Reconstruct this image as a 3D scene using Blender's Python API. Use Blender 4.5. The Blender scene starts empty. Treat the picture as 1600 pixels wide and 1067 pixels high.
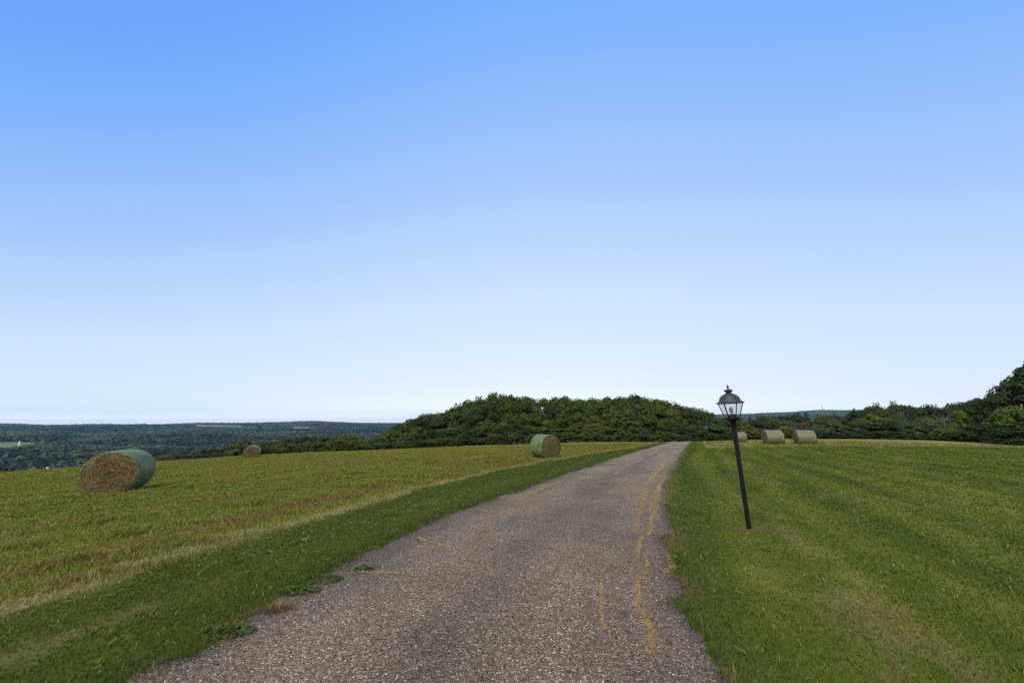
import bpy, math, random
import numpy as np
from mathutils import Vector, Matrix, Euler
R = math.radians
rng = np.random.default_rng(7)
random.seed(7)
SC = bpy.context.scene
COL = SC.collection

# ------------------------------------------------------------------ camera
F = 622.0                                   # focal length in photo pixels (1600 wide)
PITCH = math.atan(121.5 / F)
EYE = 1.5
cam = bpy.data.cameras.new('camera')
cam.lens = F / 1600 * 36
cam.sensor_width = 36
cam.clip_start = 0.05
cam.clip_end = 40000
co = bpy.data.objects.new('camera', cam)
COL.objects.link(co)
co.location = (0, 0, EYE)
co.rotation_euler = (math.pi / 2 + PITCH, 0, 0)
SC.camera = co

def ray(px, py):
    a = (px - 800) / F
    b = (533.5 - py) / F
    return np.array([a, math.cos(PITCH) - b * math.sin(PITCH), math.sin(PITCH) + b * math.cos(PITCH)])

def at(px, py, Y):                          # the point seen at a photo pixel at depth Y metres
    d = ray(px, py)
    return d * (Y / d[1]) + np.array([0, 0, EYE])

# ------------------------------------------------------------------ noise
def _h(ix, iy, s):
    n = (ix.astype(np.int64) * 374761393 + iy.astype(np.int64) * 668265263 + s * 1442695041) & 0xFFFFFFFF
    n = ((n ^ (n >> 13)) * 1274126177) & 0xFFFFFFFF
    n = (n ^ (n >> 16)) & 0xFFFFFFFF
    return n / 4294967295.0

def vn(x, y, s=0):
    x = np.asarray(x, float); y = np.asarray(y, float)
    ix = np.floor(x); iy = np.floor(y)
    fx = x - ix; fy = y - iy
    fx = fx * fx * (3 - 2 * fx); fy = fy * fy * (3 - 2 * fy)
    a = _h(ix, iy, s); b = _h(ix + 1, iy, s); c = _h(ix, iy + 1, s); d = _h(ix + 1, iy + 1, s)
    return (a * (1 - fx) + b * fx) * (1 - fy) + (c * (1 - fx) + d * fx) * fy

def fbm(x, y, s=0, o=3):
    t = 0; w = 0.5; n = 0
    for i in range(o):
        t = t + w * vn(np.asarray(x) * 2 ** i + 17.3 * i, np.asarray(y) * 2 ** i - 9.1 * i, s + i); n += w; w *= 0.5
    return t / n

def sst(a, b, x):
    t = np.clip((x - a) / (b - a), 0, 1)
    return t * t * (3 - 2 * t)

# ------------------------------------------------------------------ the lie of the land
ROADC = np.array([(-4.5, -20), (-2.25, -5), (-1.12, 0), (-0.5, 2.64), (-0.15, 4), (0.48, 6), (1.42, 8.36), (2.9, 12), (4.35, 15.5),
                  (6.75, 21), (14, 37), (23.1, 57), (34.0, 80), (43, 98)])
_yy = np.arange(-20, 98, 0.25)
_xx = np.interp(_yy, ROADC[:, 1], ROADC[:, 0])
_k = np.ones(13) / 13
_xp = np.pad(_xx, 6, mode='reflect', reflect_type='odd')
_xx = np.convolve(_xp, _k, 'valid')
CL = np.stack([_xx, _yy], 1)                # the drive's centre line
_tan = np.gradient(CL, axis=0); _tan /= np.linalg.norm(_tan, axis=1)[:, None]
_arc = np.concatenate([[0], np.cumsum(np.linalg.norm(np.diff(CL, axis=0), axis=1))])
_arc -= np.interp(0, CL[:, 1], _arc)

def road_uv(x, y):                          # signed distance from the centre line, distance along it
    x = np.asarray(x, float); y = np.asarray(y, float)
    u = np.empty(x.shape); v = np.empty(x.shape)
    # the drive heads steadily forward, so refine a first guess from y
    j = np.clip(np.searchsorted(_yy, y), 0, len(_yy) - 1)
    for _ in range(8):
        dx = x - CL[j, 0]; dy = y - CL[j, 1]
        al = dx * _tan[j, 0] + dy * _tan[j, 1]
        j = np.clip(np.round(j + al / 0.26).astype(int), 0, len(_yy) - 1)
    dx = x - CL[j, 0]; dy = y - CL[j, 1]
    u = dx * _tan[j, 1] - dy * _tan[j, 0]
    v = _arc[j] + dx * _tan[j, 0] + dy * _tan[j, 1]
    return u, v

CTRL = [(0, 0, 0), (0, 3, 0), (-3, 3, 0), (3, 3, 0), (0, 6, 0), (3.33, 6, 0), (-5, 6, -.08), (1.4, 8.4, -.04), (2.9, 12, -.21),
        (4.35, 15.5, -.35), (6.75, 21, -.53), (14, 37, -1.05), (23.1, 57, -1.72), (1.98, 22.5, -.52), (22.9, 36, -.7), (25.65, 36, -.7),
        (-12.6, 13.3, -.74), (-26, 41.5, -2.3), (17.1, 36, -.55 - .15), (8, 5, 0), (12, 12, -.1), (20, 20, -.3), (40, 34, -.75),
        (0, -30, 0), (-30, -20, -2.0), (30, -20, 0), (-60, 0, -4.2), (70, 20, -1.2), (-12, 0, -.5), (-9, 8, -.35), (-20, 18, -1.4)]
CREST = [(-260, 762, 22), (0, 740, 32), (240, 723, 42), (400, 712, 48), (600, 703, 60), (700, 698, 66), (800, 694.5, 70), (900, 691.5, 68), (1040, 691, 60),
         (1110, 689.5, 58), (1200, 687, 58), (1330, 686, 60), (1450, 688, 58), (1600, 696, 52), (1850, 712, 42)]
_cp = np.array([at(*c) for c in CREST])
CT = np.array(CTRL + [tuple(c) for c in _cp])
def _U(r2): return np.where(r2 < 1e-9, 0, r2 * np.log(np.maximum(r2, 1e-9)))
_n = len(CT)
_A = np.zeros((_n + 3, _n + 3))
_d2 = ((CT[:, None, :2] - CT[None, :, :2]) ** 2).sum(-1)
_A[:_n, :_n] = _U(_d2) + np.eye(_n) * 25.0
_A[:_n, _n] = 1; _A[:_n, _n + 1:] = CT[:, :2]
_A[_n:, :_n] = _A[:_n, _n:].T
_W = np.linalg.solve(_A, np.concatenate([CT[:, 2], np.zeros(3)]))

def tps(x, y):
    out = np.empty(x.shape)
    for i in range(0, len(x), 40000):
        s = slice(i, i + 40000)
        d2 = (x[s, None] - CT[None, :, 0]) ** 2 + (y[s, None] - CT[None, :, 1]) ** 2
        out[s] = _U(d2) @ _W[:_n] + _W[_n] + _W[_n + 1] * x[s] + _W[_n + 2] * y[s]
    return out

_caz = np.degrees(np.arctan2(_cp[:, 0], _cp[:, 1])); _cr = np.hypot(_cp[:, 0], _cp[:, 1])
def crest_r(az):
    return np.interp(az, np.concatenate([[-180], [-90], _caz, [90], [180]]), np.concatenate([[55], [50], _cr, [60], [55]]))
# skyline of the far hills: (photo x, tangent of elevation)
SKYL = [(0, 659), (90, 661), (170, 660.5), (300, 660.5), (400, 660), (500, 659), (560, 660.5), (650, 661), (900, 656), (1050, 651), (1110, 649), (1180, 648), (1220, 647),
        (1270, 645), (1330, 645), (1500, 648), (1600, 650)]
_saz = np.degrees(np.arctan([(p[0] - 800) / F / math.cos(PITCH) for p in SKYL])); _sel = np.array([(654.5 - p[1]) / F for p in SKYL])
def height(x, y):
    x = np.atleast_1d(np.asarray(x, float)); y = np.atleast_1d(np.asarray(y, float))
    r = np.hypot(x, y); az = np.degrees(np.arctan2(x, y))
    D = crest_r(az)
    k = np.minimum(1, D / np.maximum(r, 1e-6))
    z = tps(x * k, y * k)
    e = np.maximum(r - D, 0)
    slope = np.interp(az, [-180, -90, -40, -15, 0, 25, 60, 90, 180], [.05, .12, .17, .14, .10, .09, .08, .05, .05])
    hill = z - slope * e * e / (e + 6)
    el = np.interp(az, _saz, _sel) + 0.0040 * (fbm(az / 5.0, az * 0, 5, 4) - .5)
    floor_ = -82 + 14 * (fbm(x / 420, y / 420, 3) - .5)
    RH = 6500
    hz = np.where(r < RH, floor_ + (el * RH - floor_) * sst(2600, RH, r) + 26 * (fbm(x / 900, y / 900, 8) - .5) * sst(2200, 3200, r) * (1 - sst(5200, RH, r)),
                  el * RH - (r - RH) * 0.03)
    w = sst(-70, -50, hill - 0)                # the home hill above, valley below
    d = hill - hz
    s = np.clip(.5 + .5 * d / 10.0, 0, 1)
    return np.where(e > 0, hz * (1 - s) + hill * s + 10.0 * s * (1 - s) * .5 * (s < 1), hill)

def hz1(x, y): return float(height(x, y)[0])

def ground_hit(px, py, lo=1.0, hi=90.0):
    d = ray(px, py)
    d = d / d[1]
    Y = np.linspace(lo, hi, 1800)
    P = d[None, :] * Y[:, None] + np.array([0, 0, EYE])
    g = P[:, 2] - height(P[:, 0], P[:, 1])
    j = np.argmax(g < 0) if (g < 0).any() else len(Y) - 1
    return P[j]

def hay_d(x, y, u, v):                       # signed distance into the hay field (positive inside)
    b = np.interp(v, [0, 6, 14, 22, 50, 90], [3.55, 3.5, 4.25, 3.8, 2.8, 2.5])
    wob = (fbm(x / .9, y / .9, 21) - .5) * .35
    left = -u - b + wob
    right = np.minimum(y - 31.5 - .02 * (x - 20) + wob * 2, u - 3.0)
    return np.maximum(left, right)

def lin(c):
    c = np.array(c, float) / 255
    return np.where(c <= .04045, c / 12.92, ((c + .055) / 1.055) ** 2.4)

# base colours of the vegetation (linear albedo)
LAWN_D = np.array([.062, .096, .009]); LAWN_L = np.array([.138, .162, .015]); LAWN_Y = np.array([.215, .195, .042])
HAY_G = np.array([.136, .162, .012]); HAY_Y = np.array([.210, .188, .028]); BROWN = np.array([.20, .112, .038]); STRAW = np.array([.40, .32, .16])
SOIL = np.array([.12, .065, .04])
LAMP = (3.33, 5.99)
def mix(a, b, t): return a * (1 - t[:, None]) + b * t[:, None]

def veg_colour(x, y, u, v, hay):
    n1 = fbm(x / 1.3, y / 1.3, 1); n2 = fbm(x / .33, y / .33, 2); n3 = fbm(u / .45, v / 5.0, 3); n4 = fbm(x / 6, y / 6, 4)
    # mown lawn: mowing passes run along the drive
    st = .5 + .5 * np.sin(u * 2 * np.pi / 1.25 + 2.0 * n4)
    t = np.clip(.08 + .46 * n3 + .17 * n1 + .27 * st * sst(3, 9, np.hypot(x, y)) + .1 * sst(9, 3, np.hypot(x, y)) + .2 * (n2 - .5), 0, 1)
    lawn = mix(LAWN_D, LAWN_L, sst(.2, .85, t))
    lawn = mix(lawn, LAWN_Y, .75 * sst(.58, .82, n3) * sst(.35, .75, n2) * (u > 0))
    left = sst(0, -.3, u)
    lawn = mix(lawn, LAWN_D * .78, .60 * left)
    worn = np.exp(-((u - 2.85 - .25 * (n4 - .5)) / .30) ** 2) * sst(.46, .70, fbm(u / .35, v / .9, 9)) * sst(12, 7, v)
    worn = np.maximum(worn, .8 * np.exp(-((u - 5.6) / .5) ** 2) * sst(.56, .72, fbm(u / .4, v / .8, 10)) * sst(16, 6, v))
    worn = np.maximum(worn, .5 * sst(.66, .76, fbm(x / 1.1, y / .7, 12)) * (u > 3))
    lawn = mix(lawn, np.array([.22, .155, .07]), .58 * worn)
    clip_ = np.exp(-((u + 2.75 - .5 * (n1 - .5)) / .16) ** 2) * sst(.55, .72, fbm(u / .3, v / .5, 11)) * sst(11, 6, v)
    lawn = mix(lawn, np.array([.26, .20, .085]), .42 * clip_)
    # hay field: stubble with brown windrow lines along the drive
    h1 = fbm(u / .8, v / 7.0, 31); h2 = fbm(x / .5, y / .5, 32); h3 = fbm(x / 9, y / 9, 33)
    hay_c = mix(HAY_G, HAY_Y, sst(.3, .72, .55 * h1 + .25 * h2 + .2 * h3 + .12 * sst(10, 40, y) - .04))
    wa = .35 * (fbm(v / 3.0, v * 0, 36) - .5)
    band = np.exp(-((u + 4.95 + wa) / .34) ** 2) * (u < 0) * (.35 + .65 * sst(.3, .6, fbm(u / .3, v / 1.2, 34)))
    band = np.maximum(band, .75 * np.exp(-((u + 8.2 - 2 * wa) / .5) ** 2) * sst(.42, .62, fbm(u / .4, v / 1.5, 35)))
    band = np.maximum(band, .65 * np.exp(-((u + 12.3 + 2 * wa) / .55) ** 2) * sst(.42, .62, fbm(u / .4, v / 1.9, 37)))
    band = np.maximum(band, .5 * np.exp(-((u + 17 + 2 * wa) / .7) ** 2) * sst(.42, .62, fbm(u / .4, v / 1.9, 38)))
    band = np.maximum(band, .55 * sst(.62, .74, fbm(x / 1.4, y / .6, 39)))
    band = np.where(u > 0, .6 * sst(.5, .68, fbm(x / 3.5, y / .9, 40)), band)
    hay_c = mix(hay_c, BROWN, .72 * band)
    hay_c = mix(hay_c, STRAW * np.array([.85, .95, .7]), .35 * sst(0, .2, u) * sst(.3, .7, h2))
    edge = np.exp(-((hay - .22) / .22) ** 2) * (.35 + .65 * sst(.3, .6, n2))
    hay_c = mix(hay_c, STRAW * .85, .7 * edge)
    c = mix(lawn, hay_c, sst(-.06, .1, hay))
    ds = np.hypot((x - LAMP[0] - .02) / .62, (y - LAMP[1] + .02) / .30) + .5 * (n2 - .5)
    c = mix(c, SOIL, .62 * sst(.75, .35, ds))
    rim = sst(.24, .0, np.abs(u) - 1.62) * sst(.42, .62, fbm(v / .5, u * 0, 44))
    c = mix(c, np.array([.20, .13, .07]), .55 * rim * (hay < 0))
    return c

# ------------------------------------------------------------------ object helpers
def tag(o, label=None, cat=None, group=None, kind=None):
    if label: o['label'] = label
    if cat: o['category'] = cat
    if group: o['group'] = group
    if kind: o['kind'] = kind
    return o

def link(name, me, mat=None, parent=None):
    o = bpy.data.objects.new(name, me)
    COL.objects.link(o)
    if mat is not None: me.materials.append(mat)
    if parent is not None: o.parent = parent
    return o

def thing(name, loc, rot=(0, 0, 0), scale=(1, 1, 1)):
    o = bpy.data.objects.new(name, None)
    COL.objects.link(o)
    o.empty_display_size = .2
    o.location = loc; o.rotation_euler = rot; o.scale = scale
    return o

def npmesh(name, V, faces, col=None, smooth=False):
    """faces: list of int arrays, each (n, k) with one k"""
    me = bpy.data.meshes.new(name)
    V = np.asarray(V, np.float32)
    me.vertices.add(len(V)); me.vertices.foreach_set('co', V.ravel())
    faces = [np.asarray(f, np.int32) for f in faces if len(f)]
    loops = np.concatenate([f.ravel() for f in faces])
    tot = np.concatenate([np.full(len(f), f.shape[1], np.int32) for f in faces])
    start = np.concatenate([[0], np.cumsum(tot)[:-1]]).astype(np.int32)
    me.loops.add(len(loops)); me.loops.foreach_set('vertex_index', loops)
    me.polygons.add(len(tot)); me.polygons.foreach_set('loop_start', start)
    me.polygons.foreach_set('loop_total', tot)
    if smooth: me.polygons.foreach_set('use_smooth', np.ones(len(tot), bool))
    if col is not None:
        a = me.color_attributes.new('Col', 'FLOAT_COLOR', 'POINT')
        c = np.ones((len(V), 4), np.float32); c[:, :3] = col
        a.data.foreach_set('color', c.ravel())
    me.update(calc_edges=True)
    return me

class MB:                                    # collects shapes for ONE mesh
    def __init__(s): s.v = []; s.f = []; s.n = 0
    def add(s, V, Fs):
        V = [tuple(p) for p in V]
        s.v += V; s.f += [tuple(i + s.n for i in f) for f in Fs]; s.n += len(V)
    def box(s, c, d, M=None):
        V = [Vector((c[0] + d[0] / 2 * i, c[1] + d[1] / 2 * j, c[2] + d[2] / 2 * k)) for i in (-1, 1) for j in (-1, 1) for k in (-1, 1)]
        if M: V = [M @ p for p in V]
        s.add(V, [(0, 1, 3, 2), (4, 6, 7, 5), (0, 4, 5, 1), (2, 3, 7, 6), (0, 2, 6, 4), (1, 5, 7, 3)])
    def lathe(s, prof, n=20, close=True, rot=0):
        V = []; Fs = []
        for (r, z) in prof:
            for i in range(n):
                a = 2 * math.pi * i / n + rot
                V.append((r * math.cos(a), r * math.sin(a), z))
        for j in range(len(prof) - 1):
            for i in range(n):
                k = (i + 1) % n
                Fs.append((j * n + i, j * n + k, (j + 1) * n + k, (j + 1) * n + i))
        if close:
            Fs.append(tuple(reversed(range(n)))); Fs.append(tuple((len(prof) - 1) * n + i for i in range(n)))
        s.add(V, Fs)
    def tube(s, pts, rad, n=7):
        pts = [Vector(p) for p in pts]; V = []; Fs = []
        for i, p in enumerate(pts):
            d = (pts[min(i + 1, len(pts) - 1)] - pts[max(i - 1, 0)]).normalized()
            a = d.orthogonal().normalized() if abs(d.z) < .9 else (Vector((1, 0, 0)) - d * d.x).normalized()
            b = d.cross(a)
            for k in range(n):
                t = 2 * math.pi * k / n
                V.append(p + (a * math.cos(t) + b * math.sin(t)) * rad[i])
        for i in range(len(pts) - 1):
            for k in range(n):
                m = (k + 1) % n
                Fs.append((i * n + k, i * n + m, (i + 1) * n + m, (i + 1) * n + k))
        Fs.append(tuple(reversed(range(n)))); Fs.append(tuple((len(pts) - 1) * n + k for k in range(n)))
        s.add(V, Fs)
    def build(s, name, mat, parent=None, smooth=False, mesh_only=False):
        me = bpy.data.meshes.new(name)
        me.from_pydata(s.v, [], s.f)
        if smooth:
            for p in me.polygons: p.use_smooth = True
            me.set_sharp_from_angle(angle=R(40))
        me.update()
        if mesh_only:
            me.materials.append(mat); return me
        return link(name, me, mat, parent)

# ------------------------------------------------------------------ material helper
def mat(name):
    m = bpy.data.materials.new(name); m.use_nodes = True
    nt = m.node_tree; nt.nodes.clear()
    return m, nt
def N(nt, t, **kw):
    n = nt.nodes.new(t)
    for k, v in kw.items():
        if k == 'inp':
            for kk, vv in v.items(): n.inputs[kk].default_value = vv
        else: setattr(n, k, v)
    return n
def L(nt, a, b): nt.links.new(a, b)
def ramp(nt, fac, stops, interp='LINEAR'):
    r = N(nt, 'ShaderNodeValToRGB'); r.color_ramp.interpolation = interp
    el = r.color_ramp.elements
    while len(el) < len(stops): el.new(.5)
    for e, (p, c) in zip(el, stops):
        e.position = p; e.color = (*c, 1) if len(c) == 3 else c
    L(nt, fac, r.inputs[0]); return r.outputs[0]
def mixc(nt, fac, a, b, mode='MIX'):
    m = N(nt, 'ShaderNodeMix', data_type='RGBA', blend_type=mode)
    for s, v in ((m.inputs[0], fac), (m.inputs[6], a), (m.inputs[7], b)):
        if hasattr(v, 'is_linked'): L(nt, v, s)
        elif isinstance(v, (int, float)): s.default_value = v
        else: s.default_value = (*v, 1)
    return m.outputs[2]
def math_(nt, op, a, b=0.0, c=0.0):
    m = N(nt, 'ShaderNodeMath', operation=op)
    for s, v in zip(m.inputs, (a, b, c)):
        if hasattr(v, 'is_linked'): L(nt, v, s)
        else: s.default_value = v
    return m.outputs[0]
def noise(nt, vec, scale, detail=3, rough=.55):
    n = N(nt, 'ShaderNodeTexNoise', inp={'Scale': scale, 'Detail': detail, 'Roughness': rough})
    if vec is not None: L(nt, vec, n.inputs['Vector'])
    return n.outputs[0]
def surf(nt, col, rough=.9, normal=None, spec=.2, metal=0.0):
    b = N(nt, 'ShaderNodeBsdfPrincipled', inp={'Roughness': rough, 'Specular IOR Level': spec, 'Metallic': metal})
    if hasattr(col, 'is_linked'): L(nt, col, b.inputs['Base Color'])
    else: b.inputs['Base Color'].default_value = (*col, 1)
    if normal is not None: L(nt, normal, b.inputs['Normal'])
    o = N(nt, 'ShaderNodeOutputMaterial'); L(nt, b.outputs[0], o.inputs[0])
    return b
def bump(nt, h, strength, dist):
    b = N(nt, 'ShaderNodeBump', inp={'Strength': strength, 'Distance': dist}); L(nt, h, b.inputs['Height'])
    return b.outputs[0]

def plain(name, c, rough=.6, spec=.3, metal=0.0, var=.15, scale=20):
    m, nt = mat(name)
    tc = N(nt, 'ShaderNodeTexCoord')
    n = noise(nt, tc.outputs['Object'], scale, 4)
    c = np.array(c)
    surf(nt, ramp(nt, n, [(.3, tuple(c * (1 - var))), (.7, tuple(np.minimum(c * (1 + var), 1)))]), rough, None, spec, metal)
    return m

# ground
def ground_material():
    m, nt = mat('turf and soil')
    a = N(nt, 'ShaderNodeAttribute', attribute_name='Col')
    g = N(nt, 'ShaderNodeNewGeometry')
    n1 = noise(nt, g.outputs['Position'], 14, 5, .7)
    n2 = noise(nt, g.outputs['Position'], 2.2, 4, .6)
    f = math_(nt, 'ADD', math_(nt, 'MULTIPLY', n1, 1.1), math_(nt, 'MULTIPLY', n2, .5))
    k = ramp(nt, f, [(.45, (.62, .62, .62)), (.8, (.95, .95, .95)), (1.0, (1.2, 1.18, 1.1))])
    surf(nt, mixc(nt, 1.0, a.outputs[0], k, 'MULTIPLY'), .95, bump(nt, n1, .6, .03), .1)
    return m
def leafy(name, base=None, transl=.25, attr='Col', rough=.7):
    m, nt = mat(name)
    a = N(nt, 'ShaderNodeAttribute', attribute_name=attr)
    c = a.outputs[0]
    if base is not None: c = mixc(nt, 1.0, c, base, 'MULTIPLY')
    d = N(nt, 'ShaderNodeBsdfPrincipled', inp={'Roughness': rough, 'Specular IOR Level': .25}); L(nt, c, d.inputs['Base Color'])
    t = N(nt, 'ShaderNodeBsdfTranslucent'); L(nt, mixc(nt, 1.0, c, (1.1, 1.25, .6), 'MULTIPLY'), t.inputs[0])
    x = N(nt, 'ShaderNodeMixShader', inp={0: transl}); L(nt, d.outputs[0], x.inputs[1]); L(nt, t.outputs[0], x.inputs[2])
    o = N(nt, 'ShaderNodeOutputMaterial'); L(nt, x.outputs[0], o.inputs[0])
    return m

# ------------------------------------------------------------------ ground sheet
az = np.concatenate([np.arange(-180, -62, 4), np.arange(-62, 62, .33), np.arange(62, 180, 4)])
rr = [0.6]
while rr[-1] < 75: rr.append(rr[-1] * 1.026)
while rr[-1] < 9500: rr.append(rr[-1] * 1.035)
rr = np.array(rr)
nA, nR = len(az), len(rr)
AZ, RR = np.meshgrid(np.radians(az), rr)
gx = np.concatenate([[0], (RR * np.sin(AZ)).ravel()]); gy = np.concatenate([[0], (RR * np.cos(AZ)).ravel()])
gz = height(gx, gy)
gr = np.hypot(gx, gy)
near = gr < 110
u = np.full(gx.shape, 99.0); v = np.zeros(gx.shape); hay = np.ones(gx.shape)
u[near], v[near] = road_uv(gx[near], gy[near])
hay[near] = hay_d(gx[near], gy[near], u[near], v[near])
gz[near] += sst(2.2, 5.5, np.abs(u[near])) * (.07 * (fbm(gx[near] / 2.5, gy[near] / 2.5, 50) - .5)) * sst(70, 40, gr[near])
gc = np.empty((len(gx), 3))
gc[near] = veg_colour(gx[near], gy[near], u[near], v[near], hay[near]) * np.array([.8, .8, .85])
far = ~near
def is_field(x, y):
    f = sst(.635, .65, fbm(x / 800, y / 170, 60, 2)) * (np.hypot(x, y) > 1700)
    a = np.degrees(np.arctan2(x, y)); r = np.hypot(x, y)
    q = x / np.maximum(y, 1)
    f = np.maximum(f, ((y > 1040) & (y < 1580) & (q < -1.22 + .14 * (y - 1040) / 540)).astype(float))
    for (q0, q1, y0, y1) in ((-.80, -.64, 3300, 4300), (-.56, -.47, 3000, 3900), (-.38, -.29, 1900, 2700), (-.92, -.76, 4200, 5200), (-1.02, -.86, 2300, 2750), (.60, .66, 4300, 4900)):
        f = np.maximum(f, ((y > y0) & (y < y1) & (q > q0 + .02 * np.sin(y / 90.0)) & (q < q1 + .03 * np.sin(y / 130.0))).astype(float))
    return f
FIELDC = np.array([.20, .17, .075])
nf = fbm(gx[far] / 60, gy[far] / 60, 61); nb = fbm(gx[far] / 700, gy[far] / 700, 62)
fc = mix(np.array([.030, .045, .022]), np.array([.055, .070, .030]), nf)
fcol = mix(FIELDC, np.array([.12, .15, .06]), sst(.45, .55, nb))
gc[far] = mix(fc, fcol, is_field(gx[far], gy[far]) * sst(200, 500, gr[far]))
ring = np.arange(nA); nxt = (ring + 1) % nA
quads = []
for j in range(nR - 1):
    a = 1 + j * nA; b = a + nA
    quads.append(np.stack([a + ring, b + ring, b + nxt, a + nxt], 1)[:, ::-1])
tri = np.stack([np.zeros(nA, int), 1 + nxt, 1 + ring], 1)
gme = npmesh('ground', np.stack([gx, gy, gz], 1), [np.concatenate(quads), tri], gc, smooth=True)
go = link('ground', gme, ground_material()); tag(go, 'grassy hilltop falling away to a wooded valley and low hills', 'ground', kind='structure')

# ------------------------------------------------------------------ the drive
def drive_material():
    m, nt = mat('chip sealed asphalt')
    g = N(nt, 'ShaderNodeNewGeometry'); P = g.outputs['Position']
    uv = N(nt, 'ShaderNodeUVMap', uv_map='UVMap')
    sep = N(nt, 'ShaderNodeSeparateXYZ'); L(nt, uv.outputs[0], sep.inputs[0])
    U, V = sep.outputs[0], sep.outputs[1]
    warp = N(nt, 'ShaderNodeVectorMath', operation='ADD'); L(nt, P, warp.inputs[0])
    nw = N(nt, 'ShaderNodeTexNoise', inp={'Scale': 60, 'Detail': 1}); L(nt, P, nw.inputs['Vector'])
    sc = N(nt, 'ShaderNodeVectorMath', operation='SCALE', inp={'Scale': .010}); L(nt, nw.outputs[1], sc.inputs[0]); L(nt, sc.outputs[0], warp.inputs[1])
    vo = N(nt, 'ShaderNodeTexVoronoi', inp={'Scale': 95, 'Randomness': 1.0}); L(nt, warp.outputs[0], vo.inputs['Vector'])
    vs = N(nt, 'ShaderNodeTexVoronoi', inp={'Scale': 190, 'Randomness': 1.0}); L(nt, warp.outputs[0], vs.inputs['Vector'])
    ve = N(nt, 'ShaderNodeTexVoronoi', feature='DISTANCE_TO_EDGE', inp={'Scale': 95}); L(nt, warp.outputs[0], ve.inputs['Vector'])
    s3 = N(nt, 'ShaderNodeSeparateColor'); L(nt, vo.outputs['Color'], s3.inputs[0])
    s4 = N(nt, 'ShaderNodeSeparateColor'); L(nt, vs.outputs['Color'], s4.inputs[0])
    stone = ramp(nt, s3.outputs[0], [(0, (.034, .027, .020)), (.28, (.118, .088, .056)), (.55, (.225, .168, .104)), (.78, (.345, .262, .168)), (.95, (.50, .40, .28)), (1, (.74, .66, .54))])
    small = ramp(nt, s4.outputs[1], [(0, (.050, .038, .026)), (.5, (.185, .134, .084)), (.92, (.315, .235, .15)), (1, (.5, .42, .31))])
    pick = math_(nt, 'GREATER_THAN', s3.outputs[1], .52)
    base = mixc(nt, pick, stone, small)
    gap = ramp(nt, ve.outputs[0], [(.0, (.35, .35, .36)), (.10, (1, 1, 1))])
    base = mixc(nt, .8, base, mixc(nt, 1.0, base, gap, 'MULTIPLY'))
    # broad wear: paler wheel paths, darker binder at the edges
    n2 = noise(nt, P, 1.1, 4, .6)
    n3 = noise(nt, P, .35, 3, .5)
    wheel = ramp(nt, math_(nt, 'ABSOLUTE', math_(nt, 'SUBTRACT', math_(nt, 'ABSOLUTE', U), .75)), [(.1, (1.25, 1.24, 1.20)), (.5, (1.10, 1.09, 1.09)), (.85, (.88, .88, .92))])
    base = mixc(nt, 1.0, base, wheel, 'MULTIPLY')
    base = mixc(nt, 1.0, base, ramp(nt, math_(nt, 'ADD', math_(nt, 'MULTIPLY', n2, .6), math_(nt, 'MULTIPLY', n3, .6)), [(.4, (.72, .71, .73)), (.75, (1.2, 1.18, 1.14))]), 'MULTIPLY')
    lc = N(nt, 'ShaderNodeCombineXYZ'); L(nt, math_(nt, 'MULTIPLY', U, 1.7), lc.inputs[0]); L(nt, math_(nt, 'MULTIPLY', V, .22), lc.inputs[1])
    base = mixc(nt, 1.0, base, ramp(nt, noise(nt, lc.outputs[0], 1.0, 4, .6), [(.36, (.86, .85, .87)), (.5, (1, 1, 1)), (.68, (1.08, 1.07, 1.05))]), 'MULTIPLY')
    # straw and dry moss lying in streaks along the right half and the left verge
    cv = N(nt, 'ShaderNodeCombineXYZ'); L(nt, math_(nt, 'MULTIPLY', U, 5.5), cv.inputs[0]); L(nt, math_(nt, 'MULTIPLY', V, .55), cv.inputs[1])
    st = noise(nt, cv.outputs[0], 1.0, 5, .72)
    fine = noise(nt, P, 38, 3, .7)
    zone = ramp(nt, math_(nt, 'ADD', math_(nt, 'MULTIPLY', U, .25), .5), [(.54, (0, 0, 0)), (.72, (1, 1, 1)), (.86, (1, 1, 1)), (.93, (.3, .3, .3))])
    farz = N(nt, 'ShaderNodeMapRange', inp={1: 4.0, 2: 9.0, 3: .25, 4: 1.0}); L(nt, V, farz.inputs[0])
    k = ramp(nt, math_(nt, 'ADD', math_(nt, 'MULTIPLY', st, .8), math_(nt, 'MULTIPLY', fine, .3)), [(.60, (0, 0, 0)), (.70, (1, 1, 1))])
    kk = math_(nt, 'MULTIPLY', math_(nt, 'MULTIPLY', k, zone), math_(nt, 'MULTIPLY', farz.outputs[0], .62))
    base = mixc(nt, kk, base, (.33, .24, .115))
    h = math_(nt, 'ADD', math_(nt, 'MULTIPLY', ramp(nt, ve.outputs[0], [(0, (0, 0, 0)), (.18, (1, 1, 1))]), math_(nt, 'ADD', s3.outputs[2], .4)), math_(nt, 'MULTIPLY', vs.outputs[0], -.3))
    surf(nt, base, .85, bump(nt, h, .9, .008), .25)
    return m
vv = np.concatenate([np.arange(-14, 1, .4), np.arange(1, 14, .06), np.arange(14, 40, .2), np.arange(40, 96, .5)])
nu = 15
cx = np.interp(vv, _arc, CL[:, 0]); cy = np.interp(vv, _arc, CL[:, 1])
tx = np.interp(vv, _arc, _tan[:, 0]); ty = np.interp(vv, _arc, _tan[:, 1]); tl = np.hypot(tx, ty); tx /= tl; ty /= tl
def edge_off(v, s):                          # ragged edge of the chip seal
    return .20 * (fbm(v / 1.1, v * 0, s, 3) - .5) + .15 * (fbm(v / .20, v * 0, s + 5, 2) - .5) + .16 * sst(.62, .78, vn(v / .9, v * 0, s + 9)) 
HW = 1.66
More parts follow.
